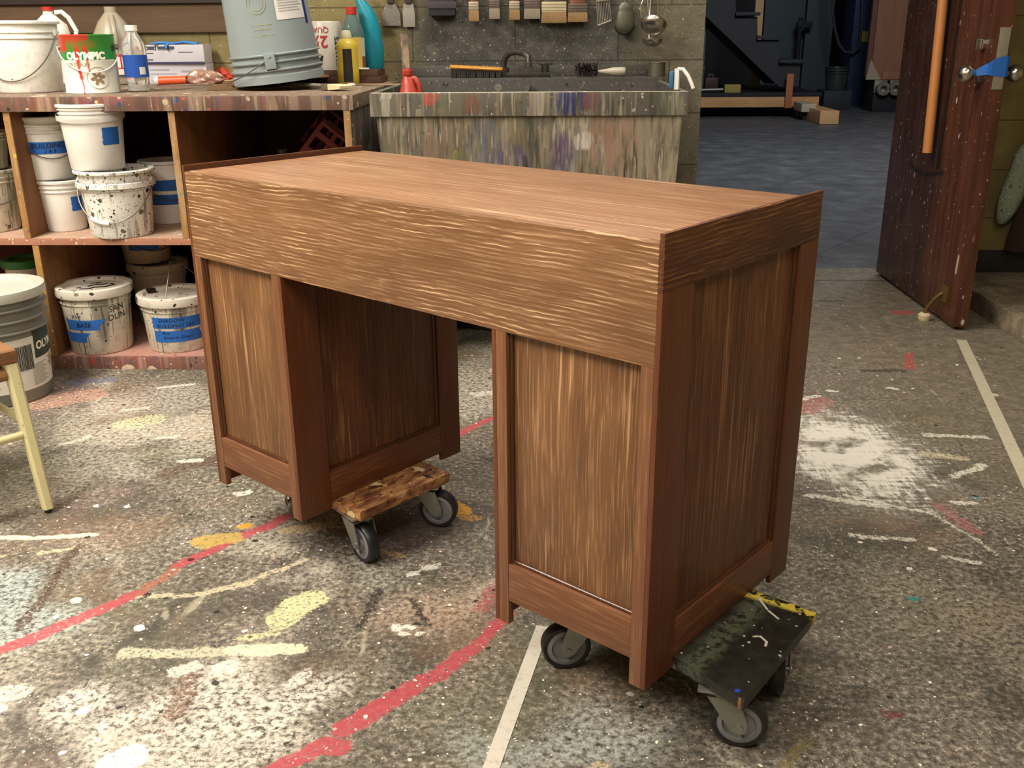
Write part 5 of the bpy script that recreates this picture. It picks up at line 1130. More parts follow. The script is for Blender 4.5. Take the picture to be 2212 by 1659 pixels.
# ================================================================== the sink
SY = 1.23; SB = 2.06; RZ = 0.972
sl, sr = oy(797, 206, SY), oy(1489, 194, SY)
SX0, SX1 = sl.x, sr.x
drips = ['8e8779', '4b4a40', '6a6062', 'a39682', '3a3a30', '64607a', '86655a', 'c9c0ab', '66705f', '27251f', '7d7460', '97876b', '9a958a', '6f6b52', '55544a', 'b8ad98']
m_rim = splat('sink_rim', '57544d', '6e6b62', drips, 0.5, 0.7, 1.2, 0.35, 1.0, 0.4, patches=((0.145, 0.94, 0.055, 1.0, '2b3270', 0.9), (0.21, 0.94, 0.03, 1.2, '7c4a48', 0.7), (-0.33, 0.96, 0.03, 1.0, 'b8483c', 0.7), (-0.19, 0.93, 0.03, 1.2, '7c4a40', 0.7), (0.48, 0.93, 0.04, 1.0, '8c9878', 0.6), (-0.48, 0.96, 0.02, 0.7, 'b8b2a4', 0.7)))
m_bowl = splat('sink_front', '6f6858', '8f866f', drips, 0.3, 0.85, 0.9, 0.45, 2.0, 0.35, patches=((0.42, 0.75, 0.16, 1.3, 'a89c84', 0.6), (0.29, 0.80, 0.10, 1.1, 'a8806e', 0.6), (-0.06, 0.72, 0.07, 1.2, '5c4a72', 0.7), (0.11, 0.76, 0.05, 1.8, '523f68', 0.75), (-0.14, 0.80, 0.06, 1.5, '5a5f78', 0.55), (0.19, 0.81, 0.035, 1.0, 'd6d0c4', 0.8), (-0.24, 0.74, 0.03, 1.6, '80804a', 0.6), (-0.32, 0.78, 0.035, 1.6, '8c6a5e', 0.5)))
m_in = splat('sink_inside', '3e3c38', '504d47', ['6a665c', '22201d', '8a857a', '55506a'], 0.7, 0, 1.0, 0.45, 3.0, 0.5)
sink = thing('utility_sink', 'large utility sink coated in multicoloured paint drips against the block wall', 'sink', ((SX0 + SX1) / 2, SY, 0))
cx_ = (SX0 + SX1) / 2; a = SX0 - cx_; b_ = SX1 - cx_; dd = SB - SY; rb2 = WY - SY - 0.002
obj('rim_front', B().box((a, 0, RZ - 0.078), (b_, 0.022, RZ), 0.006), m_rim, sink)
obj('rim_highlight_edge', B().cyl((a + 0.006, 0.004, RZ - 0.002), (b_ - 0.006, 0.004, RZ - 0.002), 0.0032, 8), splat('rim_worn_highlight', 'b5b0a2', 'a39d8c', ['5a564c', 'd6d0c0'], 0.5, 0, 0.6, 0.4, 3, 0.4), sink)  # pale strip puts the highlight into the colour of the worn rim
for x0, x1 in ((a, a + 0.022), (b_ - 0.022, b_)): obj('rim_side', B().box((x0, 0.0225, RZ - 0.078), (x1, dd, RZ), 0.005), m_rim, sink)
fr = B(); off = 0.018
def slab(pts, th): fr.quad(pts, th)
top = [(a + off, 0.012), (b_ - off, 0.012)]; bot = [(a + 0.06, 0.06), (b_ - 0.04, 0.06)]
fr.loft([[(bot[0][0], bot[0][1], 0.30), (bot[1][0], bot[1][1], 0.30), (bot[1][0], dd, 0.30), (bot[0][0], dd, 0.30)], [(top[0][0], top[0][1], RZ - 0.079), (top[1][0], top[1][1], RZ - 0.079), (top[1][0], dd, RZ - 0.079), (top[0][0], dd, RZ - 0.079)]], cap=False)
fr.bm.faces.new([v for v in fr.bm.verts if v.co.z < 0.31][:4])
obj('basin', fr, m_bowl, sink)
inn = B().loft([[(a + 0.022, 0.022, RZ - 0.003), (b_ - 0.022, 0.022, RZ - 0.003), (b_ - 0.022, dd, RZ - 0.003), (a + 0.022, dd, RZ - 0.003)], [(a + 0.07, 0.08, 0.36), (b_ - 0.06, 0.08, 0.36), (b_ - 0.06, dd - 0.05, 0.36), (a + 0.07, dd - 0.05, 0.36)]], cap=False)
inn.bm.faces.new([v for v in inn.bm.verts if v.co.z < 0.4]); obj('basin_inside', inn, m_in, sink, 40, False)
obj('partition', B().box((-0.02, 0.0225, 0.42), (-0.004, dd - 0.02, RZ - 0.01), 0.004), m_in, sink)
LZ = 0.985
obj('back_ledge', B().box((a - 0.004, dd, RZ - 0.09), (b_ + 0.004, rb2, LZ), 0.006), m_in, sink)
obj('backsplash', B().box((a - 0.004, rb2 - 0.022, LZ + 0.0004), (b_ + 0.004, rb2, LZ + 0.045), 0.004), m_in, sink)
for x0 in (a + 0.10, b_ - 0.14):
    for y0 in (0.10, dd - 0.12): obj('leg', B().box((x0, y0, 0.0), (x0 + 0.045, y0 + 0.045, 0.31), 0.003), dull, sink)
# faucet on the ledge
fm = splat('faucet_metal', '4a463e', '2e2b27', ['77736a', '1f1d1a', '5c6250'], 0.4, 0, 0.6, 0.4, 4.0, 0.4, metal=0.3)
fpos = oz(1088, 176, LZ); fpos.y = 2.15; fpos.x = oy(1088, 165, 2.15).x
fa = thing('faucet', 'paint-crusted swan-neck faucet at the middle of the sink wall', 'faucet', (fpos.x, 2.15, LZ + 0.001))
s = mpp((fpos.x, 2.15, 1.0))
obj('spout', B().tube([(0, 0, 0.03), (0, 0, 0.055), (0.008, -0.006, 0.078), (0.026, -0.018, 0.095), (0.05, -0.03, 0.099), (0.085, -0.06, 0.096), (0.105, -0.085, 0.080), (0.108, -0.09, 0.055), (0.108, -0.09, 0.040)], [0.013, 0.013, 0.012, 0.012, 0.012, 0.012, 0.012, 0.013, 0.014], 14), fm, fa)
obj('mount', B().cyl((0, 0, 0), (0, 0, 0.034), 0.022).box((-0.03, -0.02, 0), (0.20, 0.02, 0.018), 0.005), fm, fa)
obj('valve_handle', B().cyl((0.175, 0, 0.018), (0.175, 0, 0.045), 0.016).box((0.150, -0.012, 0.045), (0.205, 0.012, 0.058), 0.004), fm, fa)

def ledge(px, y=2.10): return oy(px, 170, y).x
# yellow-backed scrub brush on the ledge
x0, x1 = ledge(973), ledge(1086)
t = thing('scrub_brush', 'scrub brush with worn yellow back and dark bristles on the sink ledge', 'brush', ((x0 + x1) / 2, 2.10, LZ + 0.001), -0.03)
L2 = (x1 - x0) / 2
obj('brush_back', B().loft([[(x, 0.024 * k_ * math.cos(t_), 0.036 + 0.010 * math.sin(t_) - 0.006 * (x / L2)) for t_ in [2 * PI * q / 14 for q in range(14)]] for x, k_ in ((-L2, 0.3), (-L2 + 0.01, 0.75), (-L2 * 0.5, 1), (L2 * 0.4, 1), (L2 - 0.01, 0.9), (L2, 0.5))]), splat('yellow_back', 'c28a2c', 'b57a26', ['7a4a22', 'd6a84a', '5a3a20'], 0.4, 0, 0.8, 0.5, 1.0, 0.3), t)
bb = B(); random.seed(5)
for i in range(26):
    x = -L2 + 0.008 + (2 * L2 - 0.016) * i / 25
    for y in (-0.014, 0, 0.014): bb.cyl((x, y, 0.032), (x + random.uniform(-0.003, 0.003), y * 1.25, 0.0), 0.0042, 6)
o = obj('bristles', bb, plain('dark_bristle', '24211e', 0.8), t); o['kind'] = 'stuff'
# round scrub brush with white handle
x0, x1, xm = ledge(1237), ledge(1350), ledge(1290)
t = thing('dish_brush', 'round dark-bristled brush with white handle on the sink ledge', 'brush', ((x0 + x1) / 2, 2.09, LZ + 0.001))
q0, q1, qm = x0 - (x0 + x1) / 2, x1 - (x0 + x1) / 2, xm - (x0 + x1) / 2
bb = B(); random.seed(8)
for i in range(230):
    u = random.uniform(0, 1); t_ = random.uniform(0, 2 * PI); x = q0 + 0.012 + (qm - q0 - 0.014) * u; r_ = 0.030 * (0.75 + 0.35 * math.sin(u * 2.6))
    r_ = min(r_, 0.028); bb.cyl((x, 0, 0.030), (x + random.uniform(-0.008, 0.008), r_ * math.cos(t_), 0.0295 + r_ * math.sin(t_)), 0.0016, 4)
o = obj('bristles', bb, plain('brown_bristle', '2a211a', 0.85), t); o['kind'] = 'stuff'
obj('handle', B().lathe([(0, 0), (0.006, 0.002), (0.010, 0.03), (0.017, 0.065), (0.018, 0.10), (0.0175, (q1 - qm) - 0.004), (0.014, q1 - qm), (0, q1 - qm)], 20, Matrix.Translation((qm, 0, 0.0205)) @ Matrix.Rotation(PI / 2, 4, 'Y'), False), white('handle_cream', 14, 0.1, 0, 0.4, 'b5ae9c', 'a39c8a'), t)
# small metal cup
px_ = oy(1419, 165, 2.12); rcup = 18 * mpp(px_)
t = thing('metal_cup', 'small dull metal cup standing at the right of the sink ledge', 'cup', (px_.x, 2.13, LZ + 0.001))
obj('cup_body', B().lathe([(0, 0.002), (rcup - 0.003, 0.002), (rcup, 0), (rcup, 0.052), (rcup + 0.002, 0.054), (rcup, 0.056), (rcup - 0.003, 0.054), (rcup - 0.003, 0.008), (0, 0.008)], 36, None, False), plain('dull_tin', '6a655a', 0.45, 0.6, 0.2, 30), t)
# white scraper hooked on the rim
px_ = oy(1462, 190, 1.30); s = mpp(px_)
t = thing('plastic_scoop', 'white and blue plastic scoop propped on the right corner of the sink', 'scoop', (px_.x, 1.32, RZ + 0.001), -0.5)
obj('blade', B().loft([[(-0.006 + x, y, z) for x, y in ((0, -0.006), (0.016, -0.006), (0.016, 0.006), (0, 0.006))] for z in (0.0, 0.03, 0.068)]), m_white, t)
obj('handle', B().tube([(0.004, 0, 0.066), (0.022, 0, 0.066), (0.042, 0, 0.044), (0.056, 0, 0.018), (0.062, 0, 0.004)], 0.0065, 10), m_white, t)
obj('blue_side', B().box((-0.022, -0.014, 0.004), (-0.0075, 0.014, 0.060), 0.006), plain('blue_plastic', '2f6f9a', 0.4), t)
# red jug standing in the basin with a stick in it
jr = plain('red_jug', 'a83a2c', 0.4, 0, 0.2, 25)
px_ = oy(892, 205, 1.40); s = mpp(px_); base = 0.80
t = thing('red_jug', 'red plastic jug standing in the left basin of the sink', 'jug', (px_.x, 1.40, base), -0.15)
zt = oy(880, 148, 1.40).z - base; zr = oy(880, 207, 1.40).z - base
def jx(px): return (px - 892) * s
rows = [(0.0, 856, 926), (zr - 0.02, 858, 920), (zr + 0.0, 862, 906), (zr + 0.035, 867, 900), (zr + 0.062, 871, 893), (zt - 0.026, 872, 890), (zt - 0.022, 870, 893), (zt - 0.006, 870, 893), (zt - 0.004, 872, 891), (zt, 872, 891)]
def sec(z, xa, xb): return [((jx(xa) + jx(xb)) / 2 + (jx(xb) - jx(xa)) / 2 * math.cos(q), min(0.05, (xb - xa) * s * 0.42) * math.sin(q), z) for q in [2 * PI * k / 28 for k in range(28)]]
obj('jug_body', B().loft([sec(*r_) for r_ in rows]), jr, t)
obj('jug_handle', B().tube([(jx(887), 0, zt - 0.030), (jx(898), 0, zt - 0.034), (jx(906), 0, zt - 0.052), (jx(909), 0, zt - 0.085), (jx(910), 0, zr - 0.01), (jx(908), 0, zr - 0.06)], [5 * s, 6 * s, 6 * s, 6 * s, 6.5 * s, 7 * s], 12), jr, t)
bt = oy(877, 140, 1.42); tp_ = oy(872, 74, 1.46)
st2 = thing('paint_stirrer', 'worn wooden stirring stick standing up out of the red jug', 'stick', tuple(bt))
dv_ = tp_ - bt; dn = V((dv_.x * 1.0, dv_.y, dv_.z)); 
obj('shaft', B().box((-0.013, -0.003, -0.06), (0.013, 0.003, dn.length), 0.002).xf(dn.to_track_quat('Z', 'Y').to_matrix().to_4x4() @ Matrix.Rotation(0, 4, 'Z')), splat('stirrer_wood', '4a3a2e', '6b5540', ['2a221c', '8c7658', 'b59b78'], 0.5, 0.5, 1.0, 0.6, 2.0, 0.5), st2)

# ------------------------------------------------------------------ tools hung on the wall over the sink
HY = WY - 0.030
m_br = wood('bristle', 'z', 'a8865a', '7d6040', 'c7a878', 0.5, 0.8, blotch=0.6, seed=2, length=4, width=300, rough=0.8)
m_brp = plain('bristle_pale', '9a8f7c', 0.85, var=0.3, scale=150)
m_fer = plain('ferrule_tin', 'b5ab96', 0.35, 0.7, 0.15, 50); m_ferd = plain('ferrule_dark', '6b5f55', 0.45, 0.5, 0.25, 50)
m_hand = plain('brush_handle', '6b3f26', 0.5); m_handk = plain('brush_handle_dark', '3b302a', 0.5)
HANG = 1.42
rail = thing('tool_rail', 'dark wooden rail on the block wall that brushes and tools hang from', 'rail', (0.75, WY, HANG))
obj('batten', B().box((-0.75, -0.018, -0.02), (0.70, -0.0005, 0.05), 0.003), plain('dark_beam', '2c1a12', 0.6), rail)
hk = B()
def brush(label, xl, xr, ytip, yf0, yf1, bm_, fm_, hm_):
    """xl..xr bristle width; ytip bristle tip; yf1..yf0 ferrule (pixels)"""
    y = HY - 0.006
    a_, c_ = oy(xl, ytip, y), oy(xr, ytip, y); wd_ = (c_.x - a_.x); xc = (a_.x + c_.x) / 2; zt_ = a_.z
    z0_, z1_ = oy(xl, yf0, y).z, oy(xl, yf1, y).z
    t_ = thing('paint_brush', label, 'brush', (xc, y, zt_), 0, 'paint brushes hung over the sink')
    th_ = min(0.012, wd_ * 0.25)
    bb_ = B(); w2 = wd_ / 2
    bb_.loft([[(sx_ * w2 * k_, sy_ * th_ * k2, z) for sx_, sy_ in ((-1, -1), (-0.3, -1.1), (0.3, -1.1), (1, -1), (1, 1), (-1, 1))] for z, k_, k2 in ((0, 0.98, 0.35), (0.01, 1.0, 0.7), (z0_ - zt_, 0.95, 1.0))])
    obj('bristles', bb_, bm_, t_, 30)
    f_ = B().box((-w2 * 0.96, -th_ - 0.001, z0_ - zt_ + 0.0003), (w2 * 0.96, th_ + 0.001, z1_ - zt_), 0.0015)
    for k in range(3):
        zz = z0_ - zt_ + (z1_ - z0_) * (0.2 + 0.28 * k); f_.box((-w2 * 0.97, -th_ - 0.0025, zz), (w2 * 0.97, th_ + 0.0015, zz + 0.003), 0.001)
    obj('ferrule', f_, fm_, t_)
    h0 = z1_ - zt_ + 0.0005; hl = HANG - 0.01 - zt_
    obj('handle', B().loft([[(w_ * math.cos(q), 0.008 * math.sin(q), z) for q in [2 * PI * k / 14 for k in range(14)]] for z, w_ in ((h0, w2 * 0.85), (h0 + 0.02, w2 * 0.7), (h0 + 0.045, min(w2 * 0.5, 0.014)), (max(h0 + 0.07, hl - 0.06), 0.010), (hl - 0.01, 0.013), (hl + 0.012, 0.008))]), hm_, t_)
    nail = B().cyl((0, 0.0, hl - 0.002), (0, WY - y - 0.001, hl - 0.002), 0.002, 8); obj('hook', nail, wire, t_)
    return t_
brush('narrow tan brush with shiny ferrule, leftmost of the brushes over the sink', 1013, 1035, 46, 23, 4, m_br, m_fer, m_hand)
brush('small pale round brush, second from left over the sink', 1057, 1080, 41, 18, 0, m_brp, m_ferd, m_handk)
brush('narrow tan brush with bright ferrule, third from left over the sink', 1100, 1123, 43, 21, 3, m_br, m_fer, m_hand)
brush('greyish brush with dull brown ferrule left of the widest brush', 1132, 1167, 41, 19, -2, m_brp, m_ferd, m_handk)
brush('widest tan brush hung over the sink, with wide cream ferrule', 1169, 1224, 50, 27, 4, m_br, plain('ferrule_cream', 'b9ac8c', 0.45, 0.3), m_handk)
brush('wide tan brush with pinkish ferrule just right of the widest brush', 1226, 1269, 48, 27, 8, m_br, m_ferd, m_hand)
# scrapers
def scraper(label, xl, xr, y0, y1, xt, mat, clip):
    y = HY + 0.008; a_, c_ = oy(xl, y0, y), oy(xr, y0, y); t0 = oy(xl, y1, y)
    xc = (a_.x + c_.x) / 2; w2 = (c_.x - a_.x) / 2; H2 = t0.z - a_.z; k_ = xt
    t_ = thing('scraper', label, 'scraper', (xc, y, a_.z))
    obj('blade', B().quad([(-w2, 0, 0), (w2, 0, 0), (w2 * clip, 0, H2 * 0.6), (w2 * k_, 0, H2), (-w2 * k_, 0, H2), (-w2 * clip, 0, H2 * 0.6)], 0.003, 0.0008), mat, t_)
    obj('handle', B().box((-0.014, -0.010, H2 + 0.0005), (0.014, 0.010, HANG - a_.z), 0.005), m_handk, t_)
    return t_
m_blade = splat('scraper_blade', '77716a', '67625a', ['b9b3a0', 'c9b23c', '4a463f', 'd6cfbd'], 0.3, 0, 1.2, 0.5, 9, 0.4)
scraper('tapered grey scraper with yellow specks, leftmost tool over the sink', 826, 866, 56, 8, 0.45, m_blade, 0.95)
scraper('narrow straight grey scraper beside the tapered one', 871, 897, 58, 8, 0.8, plain('grey_blade', '8f8a80', 0.5, 0.2), 1.0)
p0 = oy(955, 34, HY - 0.02); 
t = thing('dark_hook_block', 'dark square block mounted on the wall left of the brushes', 'block', (p0.x, WY - 0.001, p0.z))
obj('block_body', B().box((-0.055, -0.05, 0.0), (0.055, 0, 0.07), 0.004), plain('dark_block', '1d1920', 0.6), t)
obj('lip', B().box((-0.06, -0.055, 0.028), (0.062, -0.0505, 0.055), 0.002), plain('dark_block_lip', '3a3238', 0.6), t)
# wire comb scraper, tilted
y = HY; a_ = oy(1306, 50, y); s = mpp(a_)
t = thing('wire_comb', 'tilted brush comb with long pale tines right of the brushes', 'comb', tuple(a_), rot=(0, math.radians(-6), 0))
bb = B()
for k in range(9): x = (-15 + 30 * k / 8) * s; bb.tube([(x, 0, (k - 4) * 0.0016), (x * 0.9, 0, 44 * s)], 0.0014, 6)
bb.tube([(-15 * s, 0, -0.006), (15 * s, 0, 0.0075)], 0.003, 8)
obj('tines', bb, plain('pale_wire', 'a39c8e', 0.4, 0.5), t)
obj('ferrule', B().box((-14 * s, -0.006, 44 * s), (14 * s, 0.006, 62 * s), 0.002), m_fer, t)
obj('handle', B().box((-0.009, -0.006, 62 * s + 0.0005), (0.012, 0.006, HANG - a_.z), 0.004), m_hand, t)
# pear-shaped spoon, bowls of ladles
def bowl(r_, depth, n_=28):
    pr_ = [(r_ * math.sin(q), -depth * math.cos(q)) for q in [PI / 2 * k / 9 for k in range(10)]]
    pr2 = [((r_ - 0.0018) * math.sin(q), -(depth - 0.0018) * math.cos(q)) for q in [PI / 2 * k / 9 for k in range(9, -1, -1)]]
    return B().lathe(pr_ + [(r_ + 0.002, 0.0006)] + pr2, n_, None, False)
m_ss = plain('stainless', 'c4c0b6', 0.3, 1.0, 0.08, 12); m_ssd = plain('dull_spoon', '5f6052', 0.4, 0.5, 0.25, 25)
y = HY - 0.012; p_ = oy(1350, 42, y); s = mpp(p_)
t = thing('serving_spoon', 'dull dark-edged serving spoon hanging bowl down left of the ladles', 'spoon', tuple(p_))
M = Matrix.Rotation(math.radians(90), 4, 'X')
bb = B(); rings = []
for k in range(14):
    u = k / 13; z = (-30 + 64 * u) * s; wv_ = (20.5 * math.sin(math.acos(max(-1, min(1, (u - 0.33) / 0.34 if u < 0.33 else (u - 0.33) / 0.70)))) ** 0.9 + (2.5 if u > 0.8 else 0)) * s
    wv_ = max(wv_, 0.003); dp = wv_ * 0.45
    rings.append([(wv_ * math.cos(q), (0.004 if math.sin(q) > 0 else -dp) * abs(math.sin(q)), z) for q in [2 * PI * j / 24 for j in range(24)]])
obj('bowl', bb.loft(rings), m_ssd, t)
obj('rim', B().tube([((21 * math.sin(q)) * s, 0.002, (-9 - 22 * math.cos(q)) * s) for q in [-1.4 + 2.8 * k / 16 for k in range(17)]], 0.0035, 8), plain('dark_rim', '24221c', 0.5, 0.4), t)
obj('handle', B().tube([(0, 0, 33 * s), (0.0, 0.004, 50 * s), (0, 0.01, HANG - p_.z)], [0.006, 0.005, 0.006], 10), m_ssd, t)
def ladle(label, cx, cy, rpx, yd, tiltx, tilty, hx):
    p_ = oy(cx, cy, yd); s_ = mpp(p_)
    t_ = thing('ladle', label, 'ladle', tuple(p_))
    M_ = Euler((tiltx, tilty, 0)).to_matrix().to_4x4()
    obj('bowl', bowl(rpx * s_, rpx * s_ * 0.62).xf(M_), m_ss, t_)
    e0 = M_ @ V((-rpx * s_ * 0.15, rpx * s_, 0)); top_ = V((hx * s_, WY - yd - 0.022, HANG - p_.z))
    obj('handle', B().tube([e0, e0 + V((0.0, 0.006, 0.012)), e0.lerp(top_, 0.4), top_], [0.006, 0.0055, 0.005, 0.005], 10), m_ss, t_)
    return t_
ladle('upper shiny ladle hanging bowl outward at the right of the sink wall', 1412, 52, 28, HY - 0.055, math.radians(-38), math.radians(14), -2)
ladle('lower small shiny ladle hanging beneath the upper ladle', 1409, 86, 23, HY - 0.05, math.radians(-8), math.radians(4), -16)
rp = oy(1403, 22, HY - 0.03); s = mpp(rp)
t = thing('metal_ring', 'thin bright wire ring hanging behind the upper ladle', 'ring', tuple(rp))
obj('hoop', B().tube([(19 * s * math.cos(q), 0, 32 * s * math.sin(q)) for q in [2 * PI * k / 36 for k in range(36)]], 0.0028, 8, True), m_ss, t)

# ================================================================== the chair at the left edge
m_cream = splat('cream_paint', 'c9c08f', 'd3ca9c', ['b0a574', '8f8458'], 0.12, 0, 1.2, 0.5, 4.0, 0.2, 'a39868')
m_rush = wood('rush', 'x', '8a5f38', '4f3119', 'b98b58', 0.5, 0.8, blotch=0.7, seed=4, width=220, length=8, rough=0.7)
SZ = 0.42
cs = oz(37, 753, SZ); fl = oz(105, 1106, 0.0)
e1 = (oz(0, 735, SZ) - cs).normalized()                  # far edge of the seat, running off to the left
ang = math.atan2(e1.y, e1.x) - PI / 2                     # seat frame: +y along the far edge, corner at (+x, -y)
HS = 0.19
Rm = Matrix.Rotation(ang, 3, 'Z'); cen = cs - Rm @ V((HS, -HS, 0)); cen.z = 0
ch = thing('stool', 'cream-legged stool with a woven brown seat at the left edge', 'stool', tuple(cen), ang)
obj('seat', B().box((-HS, -HS, SZ - 0.036), (HS, HS, SZ), 0.010, seg=3), m_rush, ch)
lf_ = Rm.inverted() @ (V((fl.x, fl.y, 0)) - cen)
ox0 = HS - 0.008; fx, fy = lf_.x, lf_.y
def leg(sx_, sy_):
    t0 = V((sx_ * (ox0 - 0.010), sy_ * (ox0 - 0.010), SZ - 0.037)); b0 = V((sx_ * fx, sy_ * abs(fy), 0.012))
    r0, r1 = 0.0165, 0.0125
    def q(c_, r_): return [tuple(c_ + V((x, y, 0))) for x, y in ((-r_, -r_ * 0.6), (-r_ * 0.6, -r_), (r_ * 0.6, -r_), (r_, -r_ * 0.6), (r_, r_ * 0.6), (r_ * 0.6, r_), (-r_ * 0.6, r_), (-r_, r_ * 0.6))]
    l_ = obj('leg', B().loft([q(b0, r1), q(t0, r0)]), m_cream, ch)
    obj('foot_glide', B().cyl((b0.x, b0.y, 0.0), (b0.x, b0.y, 0.0118), 0.009, 12), plain('glide_dark', '2a241c', 0.5), l_)
    return t0, b0
ends = {(a_, b__): leg(a_, b__) for a_ in (-1, 1) for b__ in (-1, 1)}
for k1, k2, f_ in (((1, -1), (-1, -1), 0.52), ((1, 1), (-1, 1), 0.52), ((1, -1), (1, 1), 0.60), ((-1, -1), (-1, 1), 0.60)):
    p_ = ends[k1][1].lerp(ends[k1][0], f_); q_ = ends[k2][1].lerp(ends[k2][0], f_)
    obj('stretcher', B().cyl(p_, q_, 0.010, 12), m_cream, ch)
for k1, k2 in (((1, -1), (-1, -1)), ((1, 1), (-1, 1)), ((1, -1), (1, 1)), ((-1, -1), (-1, 1))):
    p_ = ends[k1][1].lerp(ends[k1][0], 0.93); q_ = ends[k2][1].lerp(ends[k2][0], 0.93); d_ = (q_ - p_).normalized() * 0.018
    obj('seat_apron', B().cyl(p_ + d_, q_ - d_, 0.016, 14), m_rush, ch)

# dark round tub seen through the kneehole
tc = oz(1044, 722, 0)
t = thing('round_tub', 'dark round basin on the floor seen through the kneehole of the desk', 'tub', (tc.x + 0.07, tc.y + 0.25, 0))
obj('tub_body', B().lathe([(0, 0.004), (0.17, 0.004), (0.20, 0.0), (0.215, 0.006), (0.22, 0.02), (0.215, 0.03), (0.205, 0.032), (0.22, 0.13), (0.235, 0.135), (0.235, 0.145), (0.21, 0.143), (0.20, 0.04), (0, 0.03)], 48, None, False), plain('dark_basin', '3f3d3b', 0.45), t)

# ================================================================== the stage beyond the doorway
PY = 12.6
def sp(px, py, y=PY): return oy(px, py, y)
m_blk = plain('flat_black', '15161a', 0.7, 0, 0.3, 4); m_blk2 = plain('step_black', '25262b', 0.65, 0, 0.3, 4)
m_pine = wood('pine', 'x', 'cf9d6a', 'a87648', 'e0b88a', 0.3, 0.3, blotch=0.6, seed=1, width=30, length=1)
m_pine2 = wood('pine_upright', 'z', 'd0a878', '8a5f3a', 'cda272', 0.3, 0.3, blotch=0.5, seed=2, width=30, length=1)
a0 = sp(1400, 214); a1 = sp(1770, 208); zt_ = sp(1770, 208).z; zb_ = sp(1770, 231).z
wg = thing('stage_wagon', 'low black-topped stage platform with a pine rail, beyond the doorway', 'platform', (a0.x, PY, 0))
Lw = a1.x - a0.x
obj('front_rail', B().box((0, 0, zb_), (Lw, 0.05, zt_), 0.004), m_pine, wg)
obj('deck', B().box((-0.02, -0.01, zt_ + 0.001), (Lw + 0.03, 2.4, zt_ + 0.055), 0.004), m_blk, wg)
obj('side_rail', B().box((Lw - 0.05, 0.051, zb_), (Lw, 2.4, zt_), 0.004), m_pine, wg)
for xx, yy in ((Lw - 0.42, 0.25), (0.5, 0.25), (Lw - 0.42, 2.0), (0.5, 2.0)):
    obj('caster', B().box((xx - 0.12, yy - 0.1, zb_ - 0.06), (xx + 0.12, yy + 0.1, zb_ - 0.001), 0.01).cyl((xx, yy - 0.04, (zb_ - 0.06) / 2), (xx, yy + 0.04, (zb_ - 0.06) / 2), (zb_ - 0.06) / 2 - 0.001).box((xx - 0.05, yy - 0.06, 0.06), (xx + 0.05, yy - 0.045, zb_ - 0.06)).box((xx - 0.05, yy + 0.045, 0.06), (xx + 0.05, yy + 0.06, zb_ - 0.06)), m_blk, wg)
# stair unit on it
DZ = zt_ + 0.0555
st = thing('stair_unit', 'black wooden stair unit standing on the stage platform', 'stairs', (a0.x, PY + 0.12, DZ))
def sr(px, py): q = sp(px, py, PY + 0.12); return (q.x - a0.x, 0, q.z - DZ)
pts = [sr(*q) for q in ((1480, -110), (1540, -110), (1540, -40), (1588, -40), (1590, 36), (1636, 36), (1636, 86), (1683, 86), (1684, 138), (1728, 138), (1726, 187), (1682, 187), (1480, -8))]
pts = [(x, 0, max(z, 0.001)) for x, y, z in pts]
obj('stringer', B().quad(list(reversed(pts)), 0.05), m_blk2, st, 0)
obj('stringer', B().quad([(x, 0.95, z) for x, y, z in reversed(pts)], 0.05), m_blk2, st, 0)
for (u0, u1, v_) in ((1588, 1640, 34), (1634, 1687, 84), (1681, 1732, 136), (1538, 1592, -42)):
    q0, q1 = sr(u0, v_), sr(u1, v_); obj('tread', B().box((q0[0], -0.08, q0[2] + 0.001), (q1[0], 1.0, q0[2] + 0.045), 0.003), m_blk2, st)
for (u, v0, v1) in ((1636, 38, 84), (1684, 88, 136), (1729, 140, 187), (1590, -38, 34)):
    q0, q1 = sr(u, v1), sr(u, v0); obj('riser', B().box((q0[0] - 0.045, 0.052, max(q0[2] + 0.001, 0.002)), (q0[0] - 0.015, 0.898, q1[2] - 0.002)), m_blk, st)
# light stud, upright block, beams
q = sp(1627, 82, PY + 1.3); q2 = sp(1645, 82, PY + 1.3)
t = thing('lumber_stud', 'pale pine stud standing upright behind the black stairs', 'stud', (q.x, PY + 1.3, DZ))
obj('board', B().box((0, 0, 0), (q2.x - q.x, 0.05, 2.2), 0.004), m_pine2, t)
q = sp(1695, 232, PY - 0.06); q2 = sp(1716, 158, PY - 0.06)
t = thing('wood_block', 'short reddish upright board fixed against the platform rail', 'board', (q.x, PY - 0.055, q.z - 0.01))
obj('board', B().box((0, 0, 0), (q2.x - q.x, 0.045, q2.z - q.z), 0.004), plain('reddish_pine', 'a8643c', 0.6), t)
q = oy(1770, 267, 11.4); q2 = oy(1814, 236, 11.4)
t = thing('timber_beam', 'squared pale timber beam lying on the stage floor, end towards the door', 'beam', (q.x, 11.4, 0))
obj('beam_body', B().box((0, 0, 0), (q2.x - q.x, 3.0, q2.z - 0.02), 0.006), wood('beam_pine', 'y', 'd6aa78', 'b58a5c', 'd3a878', 0.3, 0.3, blotch=0.5, seed=8, width=30, length=1), t)
q = oy(1731, 242, 12.0); q2 = oy(1768, 224, 12.0)
t = thing('timber_offcut', 'white-topped timber offcut beside the squared beam', 'beam', (q.x, 12.0, 0))
obj('offcut', B().box((0, 0, q.z), (q2.x - q.x - 0.03, 0.5, q2.z), 0.006), plain('painted_offcut', 'b3a992', 0.6), t)
obj('caster_block', B().box((0.05, 0.1, 0.0), (q2.x - q.x - 0.1, 0.4, q.z - 0.001), 0.01), m_blk, t)
